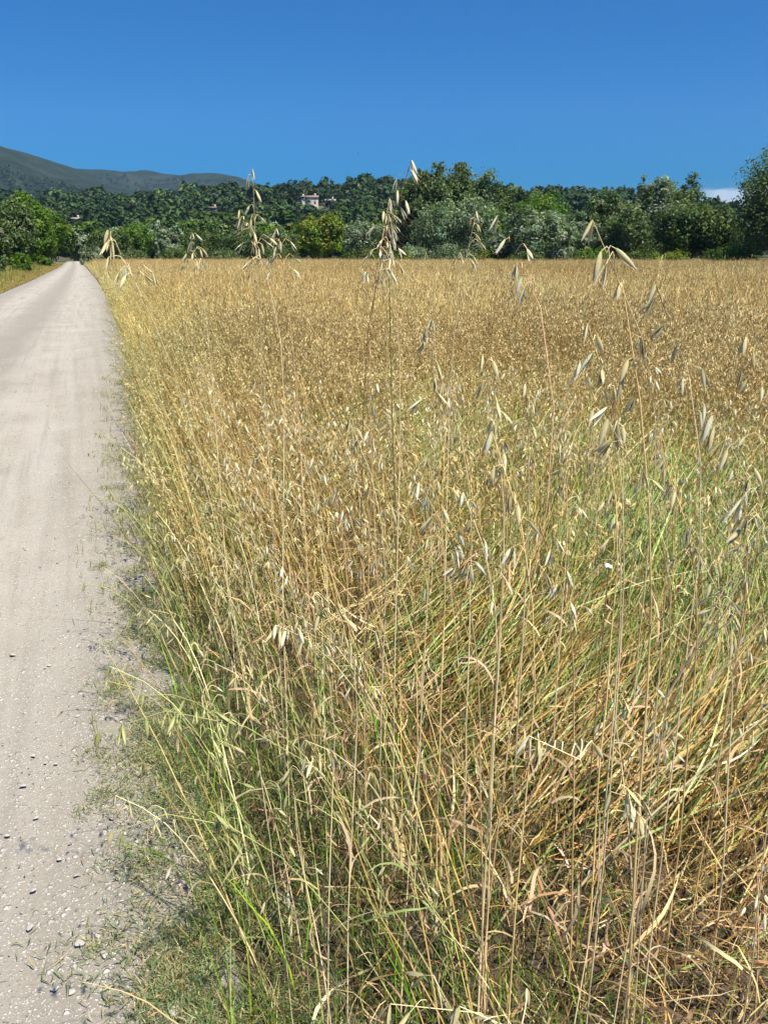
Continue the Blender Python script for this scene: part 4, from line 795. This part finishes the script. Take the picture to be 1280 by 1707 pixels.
trees = [
 ('poplar_tree', 714, 270, 92, 135, C_POP, 'poplar', 'tall poplar behind the tallest oat head, left of the two highest crowns', 2.0, .24),
 ('poplar_tree', 780, 264, 108, 140, C_POP, 'poplar', 'highest poplar in the tree line right of the tallest oat', 2.2, .24),
 ('poplar_tree', 764, 318, 130, 122, C_SIL, 'round', 'silvery poplar standing in front of the two highest poplars', 1.8, .2),
 ('broadleaf_tree', 822, 345, 70, 128, C_BRT, 'round', 'green tree between the silvery poplar and the willow', 1.1, .2),
 ('poplar_tree', 846, 302, 62, 165, C_POP, 'poplar', 'slim poplar top showing behind the bright green tree', 1.0, .26),
 ('broadleaf_tree', 892, 312, 96, 140, C_BRT, 'round', 'bright green round tree behind the silver willow', 1.6, .2),
 ('willow_tree', 884, 340, 140, 112, C_SIL, 'willow', 'wide silver grey willow right of centre', 2.2, .17),
 ('willow_tree', 955, 352, 90, 125, C_SIL, 'willow', 'small dull willow joining the silver willow on its right', 1.2, .18),
 ('poplar_tree', 1003, 312, 80, 132, C_POP, 'poplar', 'grey green poplar between the willow and the two tall right poplars', 1.6, .22),
 ('poplar_tree', 1078, 288, 78, 128, C_SIL, 'poplar', 'left one of the two tall grey poplars at right', 1.8, .2),
 ('poplar_tree', 1122, 286, 84, 130, C_POP, 'poplar', 'right one of the two tall grey poplars, behind the dark oak', 1.8, .2),
 ('poplar_tree', 1045, 340, 80, 120, C_POP, 'round', 'low poplar growth at the foot of the two tall right poplars', 1.2, .2),
 ('oak_tree', 1152, 332, 118, 110, C_DRK, 'round', 'dark green oak in front of the right poplars', 2.2, .2),
 ('poplar_tree', 1312, 222, 165, 92, C_POP, 'round', 'huge grey poplar cut by the right edge', 3.0, .16),
 ('poplar_tree', 1350, 260, 150, 95, C_POP, 'poplar', 'second huge poplar just outside the right edge', 2.0, .16),
 ('broadleaf_tree', 1218, 372, 60, 150, C_DRK, 'round', 'small dark tree in the gap under the cloud', .9, .24),
 ('broadleaf_tree', 535, 352, 78, 125, C_YEL, 'round', 'yellow green tree below the hillside houses', 1.8, .18),
 ('poplar_tree', 602, 362, 96, 150, C_SIL, 'round', 'grey green tree right of the yellow green tree', 1.5, .22),
 ('poplar_tree', 655, 372, 70, 140, C_POP, 'round', 'dark poplar growth behind the densest oat head', 1.2, .22),
 ('broadleaf_tree', 48, 316, 96, 100, C_BRT, 'poplar', 'big fresh green tree beside the left of the track', 3.0, .15),
 ('broadleaf_tree', 8, 322, 100, 86, C_POP, 'poplar', 'green tree at the left edge beside the big fresh green tree', 2.4, .15),
 ('broadleaf_tree', 86, 345, 56, 116, C_BRT, 'round', 'lower fresh green tree where the track narrows', 1.6, .15),
 ('broadleaf_tree', -70, 320, 120, 80, C_POP, 'round', 'green tree just outside the left edge', 1.5, .15),
 ('shrub', 152, 408, 42, 116, C_SIL, 'bush', 'pale green shrub on the right where the track bends', 1.6, .12),
 ('broadleaf_tree', 128, 372, 66, 205, C_DRK, 'round', 'dark tree shading the far end of the track', 1.2, .2),
 ('broadleaf_tree', 190, 378, 80, 150, C_DRK, 'round', 'dark green tree right of the track bend', 1.5, .2),
 ('broadleaf_tree', 245, 372, 80, 160, C_BRT, 'round', 'mid green tree behind the arching oat', 1.4, .2),
 ('poplar_tree', 280, 380, 44, 140, C_SIL, 'poplar', 'small silver poplar before the dark trees at left', 1.2, .18),
 ('broadleaf_tree', 330, 376, 90, 165, C_DRK, 'round', 'dark tree behind the field left of the tall pale oat', 1.4, .2),
 ('broadleaf_tree', 400, 372, 90, 165, C_DRK, 'round', 'dark tree behind the tall pale oat', 1.4, .2),
 ('broadleaf_tree', 465, 376, 80, 160, C_POP, 'round', 'grey green tree left of the yellow green tree', 1.4, .2)]
for (kd, px, tp, wp, Y, cols, sty, lab, det, lf) in trees: tree_at(kd, px, tp, wp, Y, cols, sty, lab, det, lf, 'shrub' if kd == 'shrub' else 'tree')
# shrubs: left verge, hedge at the field end
shr = [(34, 418, 46, 66, C_BRT, 'dense green shrub under the big left tree'), (-6, 424, 50, 56, C_POP, 'broad low shrub on the left verge'), (-40, 430, 50, 46, C_DRK, 'dark green shrub at the left picture edge'), (74, 424, 26, 94, C_BRT, 'small green shrub beside the narrowing track'),
       (770, 398, 110, 116, C_SIL, 'low silver shrub in front of the silvery poplar'), (700, 404, 80, 118, C_SIL, 'silver green shrub behind the densest oat head'), (870, 414, 90, 106, C_DRK, 'dark shrub at the foot of the willow'), (1240, 402, 110, 100, C_BRT, 'green hedge shrub at the right end of the field'),
       (1190, 408, 80, 106, C_BRT, 'green shrub right of the dark oak'), (1060, 412, 90, 108, C_DRK, 'low dark shrub left of the dark oak'), (990, 408, 90, 112, C_BRT, 'low green shrub below the grey green poplar'), (930, 410, 80, 110, C_POP, 'low shrub right of the willow foot'), (1110, 414, 80, 104, C_YEL, 'yellowish shrub below the two tall right poplars'),
       (600, 408, 70, 118, C_DRK, 'dark shrub below the grey green tree'), (460, 408, 80, 122, C_DRK, 'dark shrub at the field end left of the yellow green tree'), (380, 410, 80, 124, C_POP, 'shrub at the field end behind the tall pale oat'), (300, 410, 80, 124, C_DRK, 'dark shrub at the field end behind the small silver poplar'), (225, 412, 70, 126, C_POP, 'shrub at the field end behind the arching oat'),
       (655, 410, 60, 116, C_YEL, 'yellow green shrub at the foot of the dark poplar growth'), (815, 414, 70, 112, C_YEL, 'yellow green shrub between silver shrub and willow')]
for (px, tp, wp, Y, cols, lab) in shr: tree_at('shrub', px, tp, wp, Y, cols, 'bush', lab, 1.1, .12 if Y > 70 else .07, 'shrub')
# background trees at the foot of the hill: copies of four kinds
protos = []
for i, (cols, sty) in enumerate([(C_DRK, 'round'), (C_POP, 'round'), (C_BRT, 'round'), (C_DRK, 'round'), (C_SIL, 'poplar')]):
    protos.append(make_tree('broadleaf_tree', np.random.default_rng(90 + i), 8.5, 9.5, cols, sty, .55, .36, M_FAR))
first = [True] * 5
for row, (Y, st_, n_) in enumerate(((185, 24, 26), (215, 24, 24), (250, 22, 26))):
    for j in range(n_):
        px = -60 + j * (760 if row < 2 else 1300) / n_ + rng.uniform(-10, 10); v = rng.integers(0, 5)
        if first[v]: o = protos[v]; first[v] = False
        else: o = copy_tree(protos[v])
        yy_ = Y + rng.uniform(-10, 10); P0 = at_Y(px, hz, yy_); bw = 'under the mountain slope' if px < 180 else 'below the cypress pair' if px < 340 else 'behind the tall pale oat' if px < 480 else 'below the hillside houses' if px < 620 else 'behind the big poplars' if px < 860 else 'behind the right hand trees'
        dw = ['front row', 'middle row', 'back row'][row]; kw = ['dark green', 'grey green', 'fresh green', 'dense dark', 'silver green'][v]
        put(o, px, yy_, float(max(0, hill_h(P0[0], yy_))) - .1, f'{kw} tree at the hill foot {bw}, {dw}', 'tree', f'{kw} trees at the hill foot {bw}, {dw}', sc=rng.uniform(.75, 1.15)); continue
        put(o, px, yy_, float(max(0, hill_h(P0[0], yy_))) - .1, ['dark green tree in the wood at the foot of the hill', 'grey green tree in the wood at the foot of the hill', 'fresh green tree in the wood at the foot of the hill', 'dark green tree in the wood at the foot of the hill', 'silver green tree in the wood at the foot of the hill'][v], 'tree', ['dark trees at the hill foot', 'grey green trees at the hill foot', 'fresh green trees at the hill foot', 'dark trees at the hill foot', 'silver trees at the hill foot'][v], sc=rng.uniform(.75, 1.15))
for v in range(5):
    if first[v]: 
        put(protos[v], 600, 230, 0, 'tree in the wood at the foot of the hill', 'tree')
# hillside pines
def on_slope(px, py):
    for Y in np.linspace(300, 615, 200):
        P = at_Y(px, py, Y)
        if P[2] <= hill_h(P[0], Y): return float(Y)
    return 600.
HOUSES = [(521, 346, 18, 12, 'cream stone house with tiled roof on the hillside, left of the white one'), (551, 348, 15, 8, 'low white house with flat pale roof on the hillside'), (357, 361, 9, 8, 'small pinkish house among the hillside pines'), (129, 380, 12, 8, 'house with pale roof behind the left trees'), (505, 341, 5, 5, 'tiny white outbuilding left of the cream house')]
HOUSES = [(px, py, on_slope(px, py), w, h, lab) for px, py, w, h, lab in HOUSES]
hp = [(at_Y(px, py, Y)[0], Y) for px, py, Y, *_ in HOUSES]
pts = []; cellx = {}
for _ in range(60000):
    y_ = math.sqrt(rng.uniform(262 ** 2, 700 ** 2)); x_ = rng.uniform(-.62, .62) * y_
    if any(abs(x_ - hx * y_ / hy) < 8.5 and -48 < y_ - hy < 7 for hx, hy in hp): continue
    sp_ = 5.2; key = (int(x_ // sp_), int(y_ // sp_)); ok = True
    for dx in (-1, 0, 1):
        for dy in (-1, 0, 1):
            for (a1, b1_) in cellx.get((key[0] + dx, key[1] + dy), ()):
                if (a1 - x_) ** 2 + (b1_ - y_) ** 2 < sp_ ** 2: ok = False; break
            if not ok: break
        if not ok: break
    if ok: cellx.setdefault(key, []).append((x_, y_)); pts.append((x_, y_))
pts = np.array(pts); z_ = hill_h(pts[:, 0], pts[:, 1]); 
pine = [make_tree('pine_tree', np.random.default_rng(200 + i), 7.5, 7.2, [C_PIN, C_PIN, C_DRK, C_PIN][i % 4], 'pine', 1.5, .62, M_FAR) for i in range(6)]
pxs = PW / 2 + F * pts[:, 0] / (pts[:, 1] * math.cos(PITCH)); vis = (pxs > 100) & (pxs < 700)
order = np.argsort(np.where(vis, pts[:, 1] + rng.uniform(0, 240, len(pts)), 1e9)); ind = set(order[:260].tolist()); c_i = 0
A_wood = Acc(); lowp = []
for i in range(6):
    a = Acc(); r_ = np.random.default_rng(300 + i); lobes = [(math.cos(q) * 1.6, math.sin(q) * 1.6, 5.2, 2.2, 2.2, 1.6) for q in r_.uniform(0, 6.28, 4)] + [(0, 0, 3.6, 2.6, 2.6, 2.4)]; leafcloud(a, r_, lobes, 30, 7, .8, .9, C_PIN, .7, nr=.25, jit=.1); V, Q, T, C = a.arrays(); lowp.append((V, Q, T, C / C.mean(0) * np.array([.05, .08, .031])))
hs_ = np.clip(rng.lognormal(-.08, .3, len(pts)), .5, 1.7); fl = [True] * 6
for i in sorted(ind):
    v = c_i % 6; c_i += 1; o = pine[v] if fl[v] else copy_tree(pine[v]); fl[v] = False
    o.location = (pts[i, 0], pts[i, 1], float(z_[i]) - .3); o.rotation_euler = (0, 0, rng.uniform(0, 6.28)); s = hs_[i]; o.scale = (s, s, s * rng.uniform(.85, 1.2))
    px_ = pxs[i]; bw = 'left of the pinkish house' if px_ < 330 else 'around the pinkish house' if px_ < 400 else 'left of the cream house' if px_ < 500 else 'around the cream and white houses' if px_ < 580 else 'left of the big poplars'
    dw = 'low' if pts[i, 1] < 330 else 'half way up' if pts[i, 1] < 440 else 'high'; sw = 'small' if s < .8 else 'large' if s > 1.05 else 'medium'
    tag(o, f'{sw} round crowned pine {dw} on the hillside {bw}', 'tree', f'{sw} pines {dw} on the hillside {bw}')
rest = np.array([i for i in range(len(pts)) if i not in ind]); wv = rng.integers(0, 6, len(rest))
for v in range(6):
    s = rest[wv == v]; q = len(s); tone = np.exp(rng.normal(0, .3, (q, 1))) * np.exp(rng.normal(0, .05, (q, 3)))
    tile(A_wood, lowp[v], rots(rng.uniform(0, 6.28, q), np.zeros(q), np.zeros(q), hs_[s] * 1.05, hs_[s] * rng.uniform(.85, 1.25, q)), np.stack([pts[s, 0], pts[s, 1], z_[s] - .3], -1), tone)
tag(link('pine_wood', A_wood.mesh('pine_wood', M_FAR)), 'pine wood covering the far slopes of the low hill', 'wood', kind='stuff')
cy_ = make_tree('cypress_tree', np.random.default_rng(401), 10, 2.4, C_DRK, 'cypress', 1.2, .5, M_FAR)
for i, (px, Y, lab) in enumerate(((312, 480, 'left one of a pair of dark cypresses on the hillside'), (324, 482, 'right one of a pair of dark cypresses on the hillside'), (552, 600, 'single pointed conifer rising above the ridge over the houses'))):
    o = cy_ if i == 0 else copy_tree(cy_); P0 = at_Y(px, hz, Y); put(o, px, Y, float(hill_h(P0[0], Y)), lab, 'tree')
# mountain trees, dark dots
A_mt = Acc()
for hf, ya, yb, n_ in ((hfF, 1150, 1950, 16000), (hfB, 1900, 2720, 8000)):
    y_ = rng.uniform(ya, yb, n_); x_ = rng.uniform(-.52, .1, n_) * y_; zz = hf(x_, y_); hmax = .5 * zz.max()
    k = (rng.uniform(0, 1, n_) < np.clip(1.15 - zz / 230, .0, 1) * (.35 + .9 * NS(77, .012)(x_, y_))) & (zz > 2) & (zz < .86 * np.interp(x_ * 1.0, np.linspace(-1500, 400, 60), [max(3.0, float(hf(xx_, np.array(yb - (50. if yb < 2000 else 20.))))) for xx_ in np.linspace(-1500, 400, 60)])); x_, y_, zz = x_[k], y_[k], zz[k]; q = len(x_); wv = rng.integers(0, 6, q)
    for v in range(6):
        s = wv == v; c_ = s.sum(); V, Q, T, C = lowp[v]; keep = np.arange(0, len(V), 1); tile(A_mt, (V[:240], Q[:60], T, C[:240]), rots(rng.uniform(0, 6.28, c_), np.zeros(c_), np.zeros(c_), rng.uniform(.9, 1.9, c_)), np.stack([x_[s], y_[s], zz[s] - 1], -1), np.exp(rng.normal(-.1, .2, (c_, 1))) * np.ones((1, 3)))
tag(link('mountain_wood', A_mt.mesh('mountain_wood', M_FAR)), 'scattered dark trees on the blue grey mountain slopes', 'wood', kind='stuff')

# ------------------------------------------------------------------ houses
M_WALL = noisemat('rendered wall', [(.50, .44, .35), (.62, .56, .46)], 2); M_PINK = noisemat('pink wall', [(.48, .34, .27), (.56, .41, .33)], 2); M_WHITE = noisemat('white wall', [(.46, .44, .40), (.54, .51, .46)], 2)
M_TILE = noisemat('roof tiles', [(.20, .14, .10), (.30, .22, .17)], 4); M_PALE = noisemat('pale roof', [(.26, .23, .20), (.34, .31, .27)], 4)
M_GLASS = noisemat('window glass', [(.02, .03, .04), (.05, .06, .07)], 1, rough=.15); M_WOODEN = noisemat('painted shutter', [(.16, .18, .17), (.22, .25, .23)], 3)
def box(a, c, s):
    c = np.array(c, float); s = np.array(s, float) / 2; V = np.array([[x, y, z] for z in (-1, 1) for y in (-1, 1) for x in (-1, 1)]) * s + c
    a.add(V, [[0, 2, 3, 1], [4, 5, 7, 6], [0, 1, 5, 4], [2, 6, 7, 3], [0, 4, 6, 2], [1, 3, 7, 5]], (.5, .5, .5))
def house(px, py, Y, wp, hpx, label, wall, roofm):
    W = wp * Y / F; H = max(2.4, hpx * Y / F * .8); D = max(3.0, W * .6); P = at_Y(px, py, Y); g_ = float(hill_h(P[0], Y)); z0 = g_ + 1.8; root = empty('house', (P[0], Y, z0), rng.uniform(-.3, .3)); tag(root, label, 'house')
    a = Acc(); rh = min(1.5, W * .12); drop = z0 - g_ + 3.0
    V = np.array([[x, y, z] for z in (-drop, H) for y in (-D / 2, D / 2) for x in (-W / 2, W / 2)] + [[-W / 2, 0, H + rh], [W / 2, 0, H + rh]])
    a.add(V, [[0, 1, 5, 4], [2, 6, 7, 3], [0, 4, 6, 2], [1, 3, 7, 5]], (.5, .5, .5), [[4, 8, 6], [5, 7, 9]]); link('wall', a.mesh('wall', wall), root)
    a = Acc(); o_ = .5
    for s in (-1, 1):
        e0 = np.array([[-W / 2 - o_, s * (D / 2 + o_), H - rh * o_ / (D / 2)], [W / 2 + o_, s * (D / 2 + o_), H - rh * o_ / (D / 2)], [W / 2 + o_, 0, H + rh + .02], [-W / 2 - o_, 0, H + rh + .02]]); e1 = e0 + [0, 0, .22]
        a.add(np.concatenate([e0, e1]), [[0, 1, 2, 3], [4, 7, 6, 5], [0, 4, 5, 1], [0, 3, 7, 4], [1, 5, 6, 2]], (.5, .5, .5))
    rf = link('roof', a.mesh('roof', roofm), root); a = Acc(); box(a, (W * .25, .6, H + rh + .5), (.8, .8, 1.6)); link('chimney', a.mesh('chimney', wall), rf)
    fl_ = 2 if H > 5.5 else 1
    for f_ in range(fl_):
        for k in range(max(2, int(W // 3.2))):
            wx = -W / 2 + (k + .5) * W / max(2, int(W // 3.2)); wz = 1.6 + f_ * 2.9
            if f_ == 0 and k == 1:
                a = Acc(); box(a, (wx, -D / 2 - .03, 1.05), (1.1, .1, 2.1)); link('door', a.mesh('door', M_WOODEN), root); continue
            a = Acc(); box(a, (wx, -D / 2 - .04, wz), (1.5, .1, 1.6)); w_ = link('window', a.mesh('window', M_WOODEN), root); a = Acc(); box(a, (wx, -D / 2 - .1, wz), (1.1, .06, 1.25)); link('pane', a.mesh('pane', M_GLASS), w_)
for i, h_ in enumerate(HOUSES): house(*h_, [M_WALL, M_WHITE, M_PINK, M_PINK, M_WHITE][i], [M_TILE, M_PALE, M_TILE, M_PALE, M_PALE][i])

# ------------------------------------------------------------------ birds
M_BIRD = noisemat('dark feathers', [(.02, .02, .025), (.05, .05, .05)], 20)
def bird(px, py, Y, span, label):
    P = at_Y(px, py, Y); root = empty('bird', tuple(P), .4); root.rotation_euler = (.1, -.15, .35); tag(root, label, 'bird')
    a = Acc(); tube(a, np.array([[-.5, 0, 0], [-.3, 0, .01], [-.05, 0, .0], [.15, 0, .01], [.3, 0, .03], [.4, 0, .02]]) * span * .5, np.array([.03, .05, .1, .11, .07, .01]) * span * .5, 8, (.03, .03, .03))
    for s in (-1, 1):
        V = np.array([[.1, s * .08, .03], [-.12, s * .08, .03], [.16, s * .5, .14], [-.06, s * .5, .13], [-.08, s * 1., .05], [-.16, s * .95, .05]]) * span * .5; V = np.concatenate([V, V + [0, 0, span * .012]])
        a.add(V, [[0, 1, 3, 2], [2, 3, 5, 4], [6, 8, 9, 7], [8, 10, 11, 9], [0, 2, 8, 6], [2, 4, 10, 8], [1, 7, 9, 3], [3, 9, 11, 5]], (.03, .03, .03))
    link('body', a.mesh('body', M_BIRD, True), root)
bird(597, 256, 70, .34, 'dark bird flying above the low forest hill'); bird(637, 154, 90, .16, 'tiny bird high in the blue sky above the other bird')

# ------------------------------------------------------------------ haze
m, t, out = nodes_of('air'); v = t.nodes.new('ShaderNodeVolumePrincipled'); v.inputs['Color'].default_value = (.42, .68, 1, 1); v.inputs['Density'].default_value = .00008
t.links.new(v.outputs[0], out.inputs['Volume']); HAZE = True
if HAZE:
    a = Acc(); box(a, (0, 0, 310), (8000, 8000, 630)); tag(link('haze', a.mesh('haze', m)), kind='stuff')
